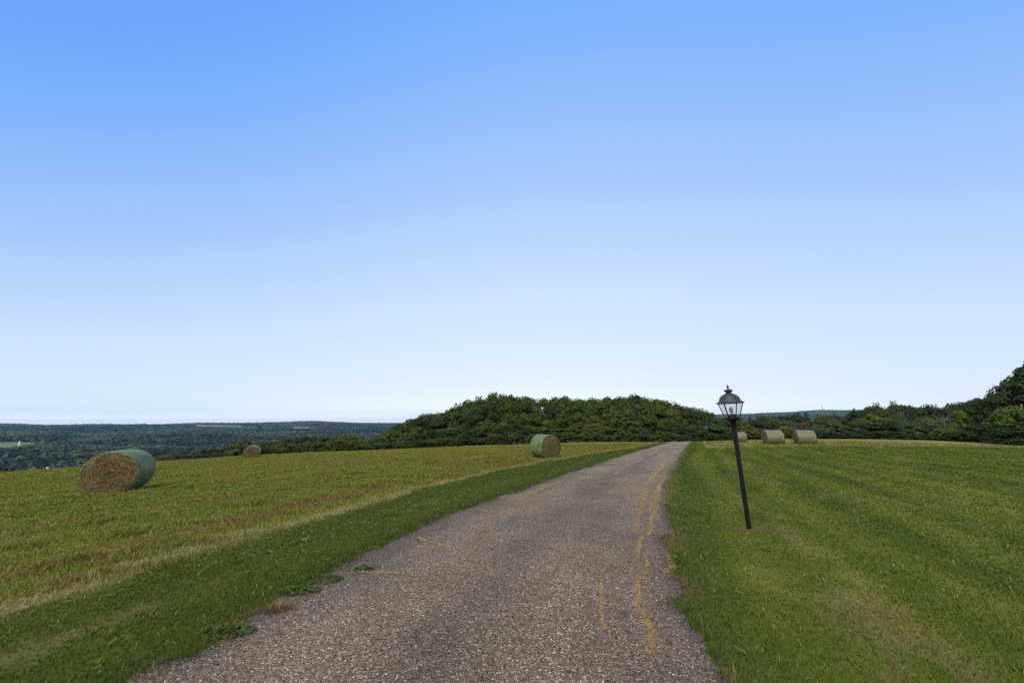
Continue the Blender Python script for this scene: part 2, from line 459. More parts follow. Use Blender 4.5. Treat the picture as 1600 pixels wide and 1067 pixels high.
eL = -HW + edge_off(vv, 70) * .8 - .02; eR = np.interp(vv, [0, 3, 3.9, 4.8, 9, 14, 30], [1.78, 1.71, 1.60, 1.48, 1.50, 1.56, 1.62]) + edge_off(vv, 80) * .8 - .03
T = np.linspace(0, 1, nu)
UU = eL[:, None] + (eR - eL)[:, None] * T[None, :]
X = cx[:, None] + UU * ty[:, None]; Y = cy[:, None] - UU * tx[:, None]
Z = height(X.ravel(), Y.ravel()).reshape(X.shape) + .010 + .012 * (1 - (UU / 1.7) ** 2)
nv = len(vv)
V0 = np.stack([X, Y, Z], -1).reshape(-1, 3)
ii = np.arange(nv - 1)[:, None] * nu + np.arange(nu - 1)[None, :]
fq = np.stack([ii, ii + 1, ii + nu + 1, ii + nu], -1).reshape(-1, 4)
# edges: a thin skirt so that the seal has thickness
base0 = len(V0)
skL = V0.reshape(nv, nu, 3)[:, 0].copy(); skR = V0.reshape(nv, nu, 3)[:, -1].copy(); skL[:, 2] -= .05; skR[:, 2] -= .05
iv = np.arange(nv - 1)
fL = np.stack([base0 + iv, iv * nu, (iv + 1) * nu, base0 + iv + 1], 1)
fR = np.stack([iv * nu + nu - 1, base0 + nv + iv, base0 + nv + iv + 1, (iv + 1) * nu + nu - 1], 1)
Vd = np.concatenate([V0, skL, skR])
dme = npmesh('driveway', Vd, [fq, fL, fR], smooth=True)
uvl = dme.uv_layers.new(name='UVMap')
UVp = np.concatenate([np.stack([UU.ravel(), np.repeat(vv, nu)], 1), np.stack([eL, vv], 1), np.stack([eR, vv], 1)])
lv = np.empty(len(dme.loops), np.int32); dme.loops.foreach_get('vertex_index', lv)
uvl.data.foreach_set('uv', UVp[lv].astype(np.float32).ravel())
tag(link('driveway', dme, drive_material()), 'grey brown chip sealed drive running up to the crest', 'driveway', kind='structure')

# ------------------------------------------------------------------ grass blades
def blades(P, h, w, col, lean, seed, flat=0.0):
    g = np.random.default_rng(seed); n = len(P)
    a = g.uniform(0, 2 * np.pi, n); d = np.stack([np.cos(a), np.sin(a), np.zeros(n)], 1)
    b = a + np.pi / 2 + g.normal(0, .5, n); s = np.stack([np.cos(b), np.sin(b), np.zeros(n)], 1)
    up = np.array([0, 0, 1.0])
    ln = lean * g.uniform(.4, 1.3, n)
    mid = P + up * (h * .55)[:, None] + d * (h * ln * .35)[:, None]
    tip = P + up * (h * np.clip(1 - .35 * ln, .12, 1))[:, None] + d * (h * ln)[:, None]
    ws = s * (w / 2)[:, None]
    V = np.stack([P - ws, P + ws, mid + ws * .8, mid - ws * .8, tip], 1).reshape(-1, 3)
    i = np.arange(n) * 5
    q = np.stack([i, i + 1, i + 2, i + 3], 1); t = np.stack([i + 3, i + 2, i + 4], 1)
    C = np.repeat(col, 5, 0)
    return V, q, t, C
# sample points in polar coordinates over the part in front, denser near
def scatter(n, r0, r1, pw, a0=-58, a1=58, seed=1):
    g = np.random.default_rng(seed)
    e = 2 - pw
    r = (r0 ** e + g.random(n) * (r1 ** e - r0 ** e)) ** (1 / e)
    a = np.radians(g.uniform(a0, a1, n))
    return r * np.sin(a), r * np.cos(a), r
GRASS = leafy('grass blades', None, .3)
x, y, r = scatter(830000, 1.9, 62, 1.62, -63, 63, seed=3)
u, v = road_uv(x, y); hay = hay_d(x, y, u, v)
eLp = np.interp(v, vv, eL); eRp = np.interp(v, vv, eR)
off = rng.random(len(x)) ** 2 * .17 * sst(.35, .7, vn(v / .35, v * 0, 90))
keep = ((u < eLp + off) | (u > eRp - off)) & (r < crest_r(np.degrees(np.arctan2(x, y))) + 3)
ds = np.hypot((x - LAMP[0]) / .5, (y - LAMP[1]) / .25)
keep &= rng.random(len(x)) < sst(.35, 1.0, ds)
x, y, r, u, v, hay = [q[keep] for q in (x, y, r, u, v, hay)]
z = height(x, y) + sst(2.2, 5.5, np.abs(u)) * (.07 * (fbm(x / 2.5, y / 2.5, 50) - .5)) * sst(70, 40, r) - .004
c = veg_colour(x, y, u, v, hay)
n = len(x)
tone = 1 + (rng.normal(0, .165, n) * np.clip(5 / r, .22, 1)).clip(-.5, .6)
c = c * tone[:, None] * (1 + rng.normal(0, .08, (n, 3)))
dry = rng.random(n) < np.where(hay > 0, .09, .03) * np.clip(9 / r, .25, 1)
c[dry] = STRAW * rng.uniform(.55, 1.1, dry.sum())[:, None]
c = c.clip(.005, .8)
px_m = r / 398.0                             # one render pixel in metres
w = np.maximum(.0036, .50 * px_m) * rng.uniform(.7, 1.3, n)
patch = fbm(x / .25, y / .25, 95)
h_l = .020 + .024 * patch + .010 * rng.random(n)
h_h = .034 + .052 * fbm(x / .5, y / .5, 96) * rng.uniform(.5, 1.3, n)
rimh = sst(.35, .05, np.minimum(np.abs(u - np.interp(v, vv, eL)), np.abs(u - np.interp(v, vv, eR)))) * .02
h_h = h_h * (1 + 1.1 * sst(.58, .78, fbm(x / .7, y / .7, 97)))
h = np.where(hay > 0, h_h, h_l + rimh) * np.clip(1 + .012 * (r - 8), .9, 1.6)
for nm, msk, lab, cat in (('lawn_grass', hay <= 0, 'short mown green grass on both sides of the drive', 'grass'),
                          ('hay_stubble', hay > 0, 'yellow green hay stubble with brown cut lines beyond the mown strip', 'stubble')):
    V, q, t, C = blades(np.stack([x, y, z], 1)[msk], h[msk], w[msk], c[msk], .9, 11)
    o = link(nm, npmesh(nm, V, [q, t], C), GRASS)
    tag(o, lab, cat, kind='stuff')
# dry clippings lying on the mown strip, and dry grass standing in the cracks of the drive
def litter(name, x, y, z, ln, w, col, seed, lab, cat):
    g = np.random.default_rng(seed); n = len(x)
    a = g.uniform(0, np.pi, n); d = np.stack([np.cos(a), np.sin(a), g.normal(0, .12, n)], 1) * (ln / 2)[:, None]
    s = np.stack([-np.sin(a), np.cos(a), g.normal(0, .3, n)], 1) * (w / 2)[:, None]
    P = np.stack([x, y, z], 1)
    V = np.stack([P - d - s, P + d - s, P + d + s, P - d + s], 1).reshape(-1, 3)
    q = np.arange(n * 4).reshape(-1, 4)
    tag(link(name, npmesh(name, V, [q], np.repeat(col, 4, 0)), GRASS), lab, cat, kind='stuff')
x, y, r = scatter(26000, 2.0, 26, 1.3, -58, 50, seed=5)
u, v = road_uv(x, y); hay = hay_d(x, y, u, v)
pr = np.exp(-((u + 2.75) / .35) ** 2) * sst(.5, .68, fbm(u / .3, v / 1.1, 11)) + .025 * (u < -1.7) + .008 * (u > 1.8) + .5 * np.exp(-((hay - .15) / .3) ** 2) * (u < 0)
k = (rng.random(len(x)) < pr) & (np.abs(u) > 1.75) & (hay < .8)
x, y, r = x[k], y[k], r[k]
litter('grass_clippings', x, y, height(x, y) + .035 + .015 * rng.random(len(x)), rng.uniform(.03, .09, len(x)), np.maximum(.0025, .4 * r / 398),
       STRAW * rng.uniform(.45, .85, (len(x), 1)), 6, 'dry straw clippings scattered along the mown strip', 'clippings')

CRACKS = [  # photo pixels along each crack, width in metres, dryness
    ([(941, 907), (944, 935), (941, 965), (945, 992)], .05, 1.0),
    ([(1022, 800), (1016, 822), (1014, 838)], .07, .9),
    ([(1003, 842), (1000, 852), (998, 872)], .06, .9),
    ([(1011, 880), (1012, 892), (1010, 902)], .05, .8),
    ([(1012, 908), (998, 908), (1000, 930), (997, 955), (1007, 967), (1022, 990), (1020, 1027)], .075, 1.2),
    ([(990, 966), (1000, 965)], .06, .7),
    ([(987, 890), (990, 902)], .05, .5),
    ([(970, 855), (978, 868)], .06, .4),
    ([(650, 842), (672, 851), (709, 861)], .06, 1.6),
    ([(560, 898), (605, 899), (637, 904)], .06, 1.9),
    ([(670, 872), (655, 884), (640, 894)], .05, .5),
    ([(600, 918), (590, 926), (575, 938)], .05, .3),
    ([(1027, 705), (1000, 720), (975, 731), (960, 742), (942, 742)], .16, 1.4),
    ([(980, 747), (972, 755), (952, 771)], .12, .8),
    ([(880, 752), (858, 760), (835, 770), (812, 782)], .14, .9),
    ([(747, 799), (775, 803), (807, 807)], .08, 1.0),
    ([(1040, 716), (1025, 742), (1016, 762), (1008, 790)], .26, .2),
    ([(1040, 735), (1024, 776), (1017, 817)], .22, .3),
    ([(1046, 712), (1018, 745), (990, 790)], .24, .22),
    ([(1058, 704), (1034, 730), (1006, 762)], .20, .25),
    ([(1030, 760), (1026, 790), (1024, 812)], .16, .35),
    ([(1010, 768), (1000, 800), (992, 838)], .14, .28),
    ([(1044, 868), (1050, 885), (1042, 900)], .16, .5),
]
bx = []; bh = []; bw = []; bc = []
g = np.random.default_rng(41)
for pts, wid, dens in CRACKS:
    P = np.array([ground_hit(*p) for p in pts])
    for a, b in zip(P[:-1], P[1:]):
        ln = np.hypot(*(b - a)[:2])
        n = int(ln * 1350 * min(dens, 1.5) * min(1, (7.0 / max(3.0, a[1])) ** .8))
        if n < 1: continue
        t = g.random(n); q = a[None] + (b - a)[None] * t[:, None]
        jit = .06 * (vn(t * ln / .12, t * 0 + a[0], 3) - .5)
        nrm = np.array([-(b - a)[1], (b - a)[0]]) / max(ln, 1e-6)
        off = jit + g.normal(0, wid * .15, n)
        m = g.random(n) < .42 + .58 * sst(.25, .55, vn(t * ln / .15, t * 0 + a[1] * 3, 8))
        q[:, 0] += nrm[0] * off; q[:, 1] += nrm[1] * off
        q = q[m]; n = len(q)
        bx.append(q); rr_ = np.hypot(q[:, 0], q[:, 1])
        bh.append(g.uniform(.008, .024, n)); bw.append(np.maximum(.003, .4 * rr_ / 398))
        cc = np.array([.56, .375, .165]) * g.uniform(.55, 1.15, (n, 1)); gr_ = g.random(n) < .12
        cc[gr_] = np.array([.20, .19, .05]); bc.append(cc)
bx = np.concatenate(bx); bh = np.concatenate(bh); bw = np.concatenate(bw); bc = np.concatenate(bc)
bx[:, 2] = height(bx[:, 0], bx[:, 1]) + .012
V, q, t, C = blades(bx, bh, bw, bc, 1.5, 12)
tag(link('crack_grass', npmesh('crack_grass', V, [q, t], C), GRASS), 'dry orange grass growing in the cracks of the drive', 'dry grass', kind='stuff')
# loose chips of stone lying on the drive
g = np.random.default_rng(15)
n = 2600
lv_ = 1.0 + 9.0 * g.random(n) ** 1.7; lu = g.uniform(-1.6, 1.6, n); lu = np.sign(lu) * np.abs(lu) ** .75 * 1.6 ** .25
px_ = np.interp(lv_, _arc, CL[:, 0]) + lu * np.interp(lv_, _arc, _tan[:, 1]); py_ = np.interp(lv_, _arc, CL[:, 1]) - lu * np.interp(lv_, _arc, _tan[:, 0])
pz_ = height(px_, py_) + .022 - .012 * (lu / 1.7) ** 2
ico = np.array([(1, 0, 0), (-1, 0, 0), (0, 1, 0), (0, -1, 0), (0, 0, 1), (0, 0, -1)], float)
tf = np.array([(0, 2, 4), (2, 1, 4), (1, 3, 4), (3, 0, 4), (2, 0, 5), (1, 2, 5), (3, 1, 5), (0, 3, 5)])
S = g.uniform(.0025, .0062, (n, 1, 1)) * g.uniform(.6, 1.3, (n, 6, 1)); ang = g.uniform(0, 6.28, n)
V = ico[None] * S * np.array([1, 1, .6]); ca, sa = np.cos(ang)[:, None], np.sin(ang)[:, None]
V = np.stack([V[..., 0] * ca - V[..., 1] * sa, V[..., 0] * sa + V[..., 1] * ca, V[..., 2]], -1) + np.stack([px_, py_, pz_], 1)[:, None, :]
tone = g.random((n, 1)); cc = np.array([.16, .14, .125]) * (.5 + 1.3 * tone) * np.array([1.1, 1, .8]) + np.array([.3, .27, .22]) * (tone > .93)
tag(link('loose_chippings', npmesh('loose_chippings', V.reshape(-1, 3), [(tf[None] + 6 * np.arange(n)[:, None, None]).reshape(-1, 3)], np.repeat(cc, 6, 0)), leafy('loose stone', None, 0.0)),
    'loose pale stone chips lying on the drive', 'chippings', kind='stuff')

# small plants on the verge, each one a thing of its own
def tuft(name, px, py, rad, hgt, n, cols, lab, cat, seed, lean=.8, wid=.004, group=None):
    p = ground_hit(px, py); g = np.random.default_rng(seed)
    a = g.uniform(0, 6.28, n); r_ = rad * np.sqrt(g.random(n)) * g.uniform(.5, 1, n)
    P = np.stack([r_ * np.cos(a) * 1.3, r_ * np.sin(a), np.zeros(n)], 1)
    hh = hgt * (1 - .5 * r_ / rad) * g.uniform(.6, 1.2, n)
    C = np.array(cols)[g.integers(0, len(cols), n)] * g.uniform(.6, 1.3, (n, 1))
    V, q, t, C = blades(P, hh, np.full(n, wid), C, lean, seed)
    o = link(name, npmesh(name, V, [q, t], C), GRASS); o.location = (p[0], p[1], hz1(p[0], p[1]))
    tag(o, lab, cat, group)
tuft('dry_grass_tuft', 433, 958, .11, .075, 420, [(.22, .135, .055), (.29, .19, .08), (.15, .11, .04)], 'rusty brown dry grass tuft where the drive meets the left lawn', 'grass tuft', 1)
def clover(px, py, rad, n, lab, seed):
    p = ground_hit(px, py); g = np.random.default_rng(seed)
    a = g.uniform(0, 6.28, n); r_ = rad * np.sqrt(g.random(n))
    P = np.stack([r_ * np.cos(a) * 1.6, r_ * np.sin(a) * .8, .02 + .045 * (1 - r_ / rad) * g.uniform(.5, 1.2, n)], 1)
    V = []; 
    k = 6; th = np.linspace(0, 2 * np.pi, k, endpoint=False)
    s = g.uniform(.006, .012, n)
    t1 = np.stack([np.cos(a), np.sin(a), g.normal(0, .35, n)], 1); t2 = np.stack([-np.sin(a), np.cos(a), g.normal(0, .35, n)], 1)
    V = P[:, None, :] + s[:, None, None] * (np.cos(th)[None, :, None] * t1[:, None, :] + np.sin(th)[None, :, None] * t2[:, None, :])
    C = np.array([.070, .108, .010]) * g.uniform(.6, 1.25, (n, 1))
    o = link('clover_patch', npmesh('clover_patch', V.reshape(-1, 3), [np.arange(n * k).reshape(-1, k)], np.repeat(C, k, 0)), GRASS); o.location = (p[0], p[1], hz1(p[0], p[1]))
    tag(o, lab, 'weed', 'low weeds along the left edge of the drive')
clover(496, 911, .15, 420, 'bright green low weed mat just above the rusty dry tuft on the drive edge', 2)
clover(352, 996, .13, 330, 'green low weed mat on the drive edge nearest the camera', 3)
clover(468, 927, .12, 300, 'small green weed mat touching the rusty dry tuft on the drive edge', 4)
clover(568, 893, .07, 120, 'little weed clump at the verge end of the long orange crack', 5)

# ------------------------------------------------------------------ hay bales
def hay_material():
    m, nt = mat('rolled hay')
    tc = N(nt, 'ShaderNodeTexCoord'); s = N(nt, 'ShaderNodeSeparateXYZ'); L(nt, tc.outputs['Object'], s.inputs[0])
    x, y, z = s.outputs
    r = math_(nt, 'SQRT', math_(nt, 'ADD', math_(nt, 'MULTIPLY', x, x), math_(nt, 'MULTIPLY', z, z)))
    inv = math_(nt, 'DIVIDE', 1.0, math_(nt, 'MAXIMUM', r, .01))
    c = N(nt, 'ShaderNodeCombineXYZ')
    L(nt, math_(nt, 'MULTIPLY', r, 34), c.inputs[0]); L(nt, math_(nt, 'MULTIPLY', math_(nt, 'MULTIPLY', x, inv), 2.2), c.inputs[1]); L(nt, math_(nt, 'MULTIPLY', math_(nt, 'MULTIPLY', z, inv), 2.2), c.inputs[2])
    n = noise(nt, c.outputs[0], 1.0, 4, .65)
    n2 = noise(nt, tc.outputs['Object'], 3.2, 4, .6)
    f = math_(nt, 'ADD', math_(nt, 'MULTIPLY', n, .75), math_(nt, 'MULTIPLY', n2, .35))
    col = ramp(nt, f, [(.36, (.032, .022, .011)), (.5, (.115, .080, .037)), (.62, (.225, .165, .080)), (.78, (.40, .325, .175))])
    surf(nt, col, .9, bump(nt, n, .9, .03), .1)
    return m
def net_material(name, g1, g2, straw):
    m, nt = mat(name)
    tc = N(nt, 'ShaderNodeTexCoord'); s = N(nt, 'ShaderNodeSeparateXYZ'); L(nt, tc.outputs['Object'], s.inputs[0])
    x, y, z = s.outputs
    c = N(nt, 'ShaderNodeCombineXYZ'); L(nt, math_(nt, 'MULTIPLY', x, 2.2), c.inputs[0]); L(nt, math_(nt, 'MULTIPLY', y, 16), c.inputs[1]); L(nt, math_(nt, 'MULTIPLY', z, 2.2), c.inputs[2])
    n = noise(nt, c.outputs[0], 1.0, 4, .65); n2 = noise(nt, tc.outputs['Object'], 4.5, 5, .6); n3 = noise(nt, tc.outputs['Object'], 60, 2, .6)
    base = ramp(nt, n2, [(.35, g1), (.68, g2)])
    st = ramp(nt, math_(nt, 'ADD', math_(nt, 'MULTIPLY', n, .7), math_(nt, 'MULTIPLY', n3, .35)), [(.5, (0, 0, 0)), (.72, (1, 1, 1))])
    col = mixc(nt, math_(nt, 'MULTIPLY', st, straw), base, (.30, .25, .125))
    w = N(nt, 'ShaderNodeTexWave', wave_type='BANDS', bands_direction='Y', inp={'Scale': 9.0, 'Distortion': 1.2, 'Detail': 2}); L(nt, tc.outputs['Object'], w.inputs['Vector'])
    h = math_(nt, 'ADD', math_(nt, 'MULTIPLY', n2, 1.0), math_(nt, 'MULTIPLY', w.outputs[1], .25))
    surf(nt, col, .55, bump(nt, h, .6, .03), .3)
    return m
HAYM = hay_material()
NET_G = net_material('green net wrap', (.050, .104, .040), (.135, .190, .088), .45)
NET_P = net_material('weathered grey green net wrap', (.088, .104, .056), (.165, .175, .098), .6)
STRAWM = leafy('loose straw', None, .15)
def bale_meshes(rad, wid, seed):
    g = np.random.default_rng(seed); n = 72
    th = np.linspace(0, 2 * np.pi, n, endpoint=False)
    lob = 1 + .012 * np.sin(th * 3 + g.uniform(0, 6)) + .008 * np.sin(th * 7 + g.uniform(0, 6))
    def shape(P):
        P = np.array(P); z = P[:, 2]
        lo = -rad * .93
        z2 = np.where(z < lo, lo + (z - lo) * .12, z)        # sits flat where it meets the ground
        P[:, 0] *= 1 + .035 * np.clip(-z / rad, -.5, 1); P[:, 2] = z2
        return P
    # core: both rolled ends and the hidden side, one mesh
    V = []; Fq = []
    prof = []
    rs = np.linspace(.02, .97, 15)
    for f in rs: prof.append((f * rad, -wid / 2 - .035 * (1 - f ** 3) + .02 * g.normal(0, .35)))
    prof.append((.99 * rad, -wid / 2 + .05)); prof.append((.985 * rad, wid / 2 - .05))
    for f in rs[::-1]: prof.append((f * rad, wid / 2 + .035 * (1 - f ** 3) + .02 * g.normal(0, .35)))
    for (r_, yy_) in prof:
        jit = 1 + g.normal(0, .006, n)
        V.append(np.stack([r_ * np.cos(th) * lob * jit, np.full(n, yy_) + g.normal(0, .006, n), r_ * np.sin(th) * lob * jit], 1))
    V = shape(np.concatenate(V)); m = len(prof)
    k = np.arange(n); k2 = (k + 1) % n
    for j in range(m - 1): Fq.append(np.stack([j * n + k, j * n + k2, (j + 1) * n + k2, (j + 1) * n + k], 1))
    core = npmesh('hay_roll', V, [np.concatenate(Fq), k[None, :], ((m - 1) * n + k)[None, ::-1]], smooth=True)
    # strands of hay wound on the ends
    ns = 2600
    r_ = rad * np.sqrt(g.random(ns)) * .985; a = g.uniform(0, 6.283, ns); sd = np.where(g.random(ns) < .5, -1, 1)
    ln = g.uniform(.05, .17, ns); da = g.normal(0, .28, ns); w_ = g.uniform(.004, .009, ns)
    ctr = np.stack([r_ * np.cos(a), sd * (wid / 2 + .035 * (1 - (r_ / rad) ** 3) + g.uniform(.0, .028, ns)), r_ * np.sin(a)], 1)
    tg = np.stack([-np.sin(a + da), g.normal(0, .12, ns) * sd, np.cos(a + da)], 1); rd = np.stack([np.cos(a), g.normal(0, .5, ns), np.sin(a)], 1)
    A = ctr - tg * (ln / 2)[:, None]; B = ctr + tg * (ln / 2)[:, None]
    for Q in (A, B):                          # keep the ends of the strands inside the roll
        q = np.hypot(Q[:, 0], Q[:, 2]); f = np.minimum(1, (rad * 1.01) / np.maximum(q, 1e-5)); Q[:, 0] *= f; Q[:, 2] *= f
    nr = 420                                  # ragged ends sticking out along both rims
    k_ = g.integers(0, ns, nr); a2 = g.uniform(0, 6.283, nr); sd2 = np.where(g.random(nr) < .5, -1, 1)
    c2 = np.stack([rad * np.cos(a2), sd2 * (wid / 2 + g.uniform(-.02, .01, nr)), rad * np.sin(a2)], 1) * np.array([.985, 1, .985])
    d2 = np.stack([np.cos(a2), sd2 * g.uniform(.2, 1.5, nr), np.sin(a2)], 1) + g.normal(0, .5, (nr, 3)); d2 /= np.linalg.norm(d2, axis=1)[:, None]
    A[k_] = c2; B[k_] = c2 + d2 * g.uniform(.02, .075, (nr, 1))
    o = rd * (w_ / 2)[:, None]
    V = shape(np.stack([A - o, B - o, B + o, A + o], 1).reshape(-1, 3))
    tone = g.random((ns, 1)); C = np.array([.105, .072, .032]) * (1 - tone) + np.array([.36, .285, .145]) * tone
    strands = npmesh('straw_strands', V, [np.arange(ns * 4).reshape(-1, 4)], np.repeat(C * g.uniform(.6, 1.1, (ns, 1)), 4, 0))
    # net wrap round the side, folded a little over both edges
    V = []; Fq = []
    ys = np.linspace(-wid / 2, wid / 2, 17); pr = [(.93 * rad, -wid / 2 - .018), (.985 * rad, -wid / 2 - .014)]
    for i, yy_ in enumerate(ys):
        rim = min(i, len(ys) - 1 - i)
        pr.append((rad * (1.006 if rim == 0 else 1.018) + .006 * math.sin(i * 2.1 + seed), yy_ + (.01 if i == 0 else -.01 if i == len(ys) - 1 else 0)))
    pr += [(.985 * rad, wid / 2 + .014), (.93 * rad, wid / 2 + .018)]
    for (r_, yy_) in pr:
        jit = 1 + g.normal(0, .003, n)
        V.append(np.stack([r_ * np.cos(th) * lob * jit, np.full(n, yy_) + .012 * (r_ < rad) * g.normal(0, 1, n), r_ * np.sin(th) * lob * jit], 1))
    V = shape(np.concatenate(V)); m = len(pr)
    for j in range(m - 1): Fq.append(np.stack([j * n + k, j * n + k2, (j + 1) * n + k2, (j + 1) * n + k], 1))
    net = npmesh('net_wrap', V, [np.concatenate(Fq)], smooth=True)
    return core, strands, net
def hay_bale(px, py, Y, rad, wid, yaw, net, lab, seed, tilt=0.0, squash=1.0, roll=0.0):
    p = at(px, py, Y); x, y = p[0], p[1]
    z = hz1(x, y)
    t = thing('hay_bale', (x, y, z - .03)); tag(t, lab, 'hay bale', 'round hay bales left in the field')
    core, st, nt_ = bale_meshes(rad, wid, seed)
    up = rad * .943 * squash
    for nm, me, mt in (('hay_roll', core, HAYM), ('straw_strands', st, STRAWM), ('net_wrap', nt_, net)):
        par = t if nm != 'straw_strands' else roll_o
        o = link(nm, me, mt, par)
        if nm == 'hay_roll': roll_o = o
        if nm != 'straw_strands':
            o.location = (0, 0, up); o.rotation_euler = (tilt, roll, R(yaw)); o.scale = (1 / squash ** .6, 1, squash)
    return t
hay_bale(181, 767, 13.3, .70, 1.12, 21, NET_G, 'large green netted hay bale at far left, its coiled brown end facing the camera', 101, squash=.95, roll=R(-3))
hay_bale(393, 715, 42, .68, 1.2, 27, NET_P, 'small straw coloured bale on the crest of the left field', 102, squash=.93)
hay_bale(852, 714, 22.5, .64, 1.12, 28, NET_G, 'green netted hay bale beside the drive in front of the grove', 103)
hay_bale(1209, 695, 36, .66, 1.3, 79, NET_P, 'weathered bale with ragged straw end, left of the two behind the lawn', 104)
hay_bale(1258, 695, 36, .66, 1.34, 77, NET_P, 'weathered bale of neat outline, right of the two behind the lawn', 105)
hay_bale(1156, 687, 51, .66, 1.25, 79, NET_P, 'far grey green bale half hidden behind the leaning lamp post', 106)

# ------------------------------------------------------------------ lamp posts
IRON, nt = mat('weathered black painted iron')
tc = N(nt, 'ShaderNodeTexCoord'); n = noise(nt, tc.outputs['Object'], 26, 5, .65)
surf(nt, ramp(nt, n, [(.35, (.005, .005, .006)), (.62, (.010, .010, .012)), (.8, (.03, .032, .034))]), .5, bump(nt, n, .25, .004), .25)
ROOFM, nt = mat('oxidised dark lantern roof')
tc = N(nt, 'ShaderNodeTexCoord'); n = noise(nt, tc.outputs['Object'], 22, 6, .7)
surf(nt, ramp(nt, n, [(.35, (.022, .026, .029)), (.6, (.048, .056, .060)), (.75, (.10, .11, .115))]), .5, bump(nt, n, .3, .004), .35)
GLASS, nt = mat('dusty lantern glass')
tr = N(nt, 'ShaderNodeBsdfTransparent', inp={0: (.985, .985, .975, 1)}); gl = N(nt, 'ShaderNodeBsdfGlossy', inp={'Roughness': .08})
df = N(nt, 'ShaderNodeBsdfTranslucent', inp={0: (.92, .9, .84, 1)})
fr = N(nt, 'ShaderNodeLayerWeight', inp={'Blend': .5})
m1 = N(nt, 'ShaderNodeMixShader'); L(nt, math_(nt, 'ADD', math_(nt, 'MULTIPLY', math_(nt, 'POWER', fr.outputs['Facing'], 5.0), .5), .03), m1.inputs[0]); L(nt, tr.outputs[0], m1.inputs[1]); L(nt, gl.outputs[0], m1.inputs[2])
m2 = N(nt, 'ShaderNodeMixShader', inp={0: .07}); L(nt, m1.outputs[0], m2.inputs[1]); L(nt, df.outputs[0], m2.inputs[2])
o_ = N(nt, 'ShaderNodeOutputMaterial'); L(nt, m2.outputs[0], o_.inputs[0])
BULB = plain('frosted bulb', (.62, .64, .62), .25, .5, 0, .08)
def lamp_post():
    t = thing('lamp_post', (0, 0, 0))
    b = MB(); b.lathe([(.0345, -.25), (.0345, 0), (.034, 1.40), (.034, 1.47)], 20); b.lathe([(.038, 1.35), (.0395, 1.36), (.0395, 1.46), (.038, 1.47)], 20)
    b.build('pole', IRON, t, True)
    b = MB(); b.lathe([(.0375, 1.46), (.0385, 1.58), (.052, 1.60), (.060, 1.615), (.084, 1.625), (.090, 1.633), (.106, 1.642), (.106, 1.660)], 24)
    b.build('lantern_base', IRON, t, True)
    z0, z1, r0, r1 = 1.655, 1.885, .104, .178
    fr_ = MB(); 
    for k in range(6):
        a = math.pi / 3 * k + R(31)
        fr_.tube([(r0 * math.cos(a), r0 * math.sin(a), z0), (r1 * math.cos(a), r1 * math.sin(a), z1)], [.0078, .0078], 6)
    pts0 = [(r0 * math.cos(math.pi / 3 * k + R(31)), r0 * math.sin(math.pi / 3 * k + R(31))) for k in range(7)]
    pts1 = [(r1 * math.cos(math.pi / 3 * k + R(31)), r1 * math.sin(math.pi / 3 * k + R(31))) for k in range(7)]
    for k in range(6):
        fr_.tube([(*pts0[k], z0 + .004), (*pts0[k + 1], z0 + .004)], [.009, .009], 6); fr_.tube([(*pts1[k], z1), (*pts1[k + 1], z1)], [.008, .008], 6)
    fr_.build('lantern_frame', IRON, t, True)
    for k in range(6):
        g_ = MB(); c = .965
        q = [Vector((*pts0[k], z0 + .008)), Vector((*pts0[k + 1], z0 + .008)), Vector((*pts1[k + 1], z1 - .006)), Vector((*pts1[k], z1 - .006))]
        m_ = sum(q, Vector()) / 4; nrm = (q[1] - q[0]).cross(q[3] - q[0]).normalized()
        q = [m_ + (p - m_) * c for p in q]
        g_.add(q + [p - nrm * .003 for p in q], [(0, 1, 2, 3), (7, 6, 5, 4), (0, 4, 5, 1), (1, 5, 6, 2), (2, 6, 7, 3), (3, 7, 4, 0)])
        g_.build('glass_pane', GLASS, t)
    b = MB(); b.lathe([(.192, 1.880), (.206, 1.888), (.207, 1.897), (.182, 1.909), (.163, 1.925), (.152, 1.945), (.145, 1.965), (.135, 1.985), (.119, 2.004), (.098, 2.019), (.072, 2.031), (.046, 2.042)], 30)
    rf = b.build('lantern_roof', ROOFM, t, True)
    for k in range(6):
        a = math.pi / 3 * k + R(35); b = MB(); b.lathe([(.001, 0), (.010, .001), (.010, .004), (.001, .006)], 8)
        M = Matrix.Rotation(a, 4, 'Z') @ Matrix.Translation((.145, 0, 1.966)) @ Matrix.Rotation(R(75), 4, 'Y')
        b.v = [tuple(M @ Vector(p)) for p in b.v]
        b.build('vent_plug', IRON, rf)
    b = MB(); b.lathe([(.046, 2.040), (.048, 2.050), (.040, 2.056), (.040, 2.064), (.060, 2.072), (.068, 2.084), (.066, 2.092), (.050, 2.102), (.028, 2.108), (.014, 2.112)], 24)
    b.build('lantern_cap', ROOFM, t, True)
    b = MB(); b.lathe([(.013, 2.111), (.010, 2.118), (.008, 2.124), (.015, 2.134), (.0175, 2.144), (.014, 2.156), (.009, 2.164), (.011, 2.169), (.006, 2.176), (.002, 2.181)], 14)
    b.build('finial', IRON, t, True)
    b = MB(); b.lathe([(.066, 1.660), (.066, 1.708), (.060, 1.715), (.02, 1.716)], 18); sk = b.build('lamp_holder', IRON, t, True)
    b = MB(); b.lathe([(.017, 1.716), (.017, 1.738), (.024, 1.750), (.030, 1.772), (.030, 1.795), (.022, 1.815), (.010, 1.826), (.002, 1.829)], 18)
    b.build('bulb', BULB, t, True)
    return t
lamp = lamp_post()
tag(lamp, 'large black lantern post leaning to the left on the near lawn', 'lamp post', 'lantern posts along the drive')
base = Vector((LAMP[0], LAMP[1], hz1(*LAMP))); top = Vector(at(1136.5, 601, LAMP[1] - .05))
ax = top - base
lamp.location = base
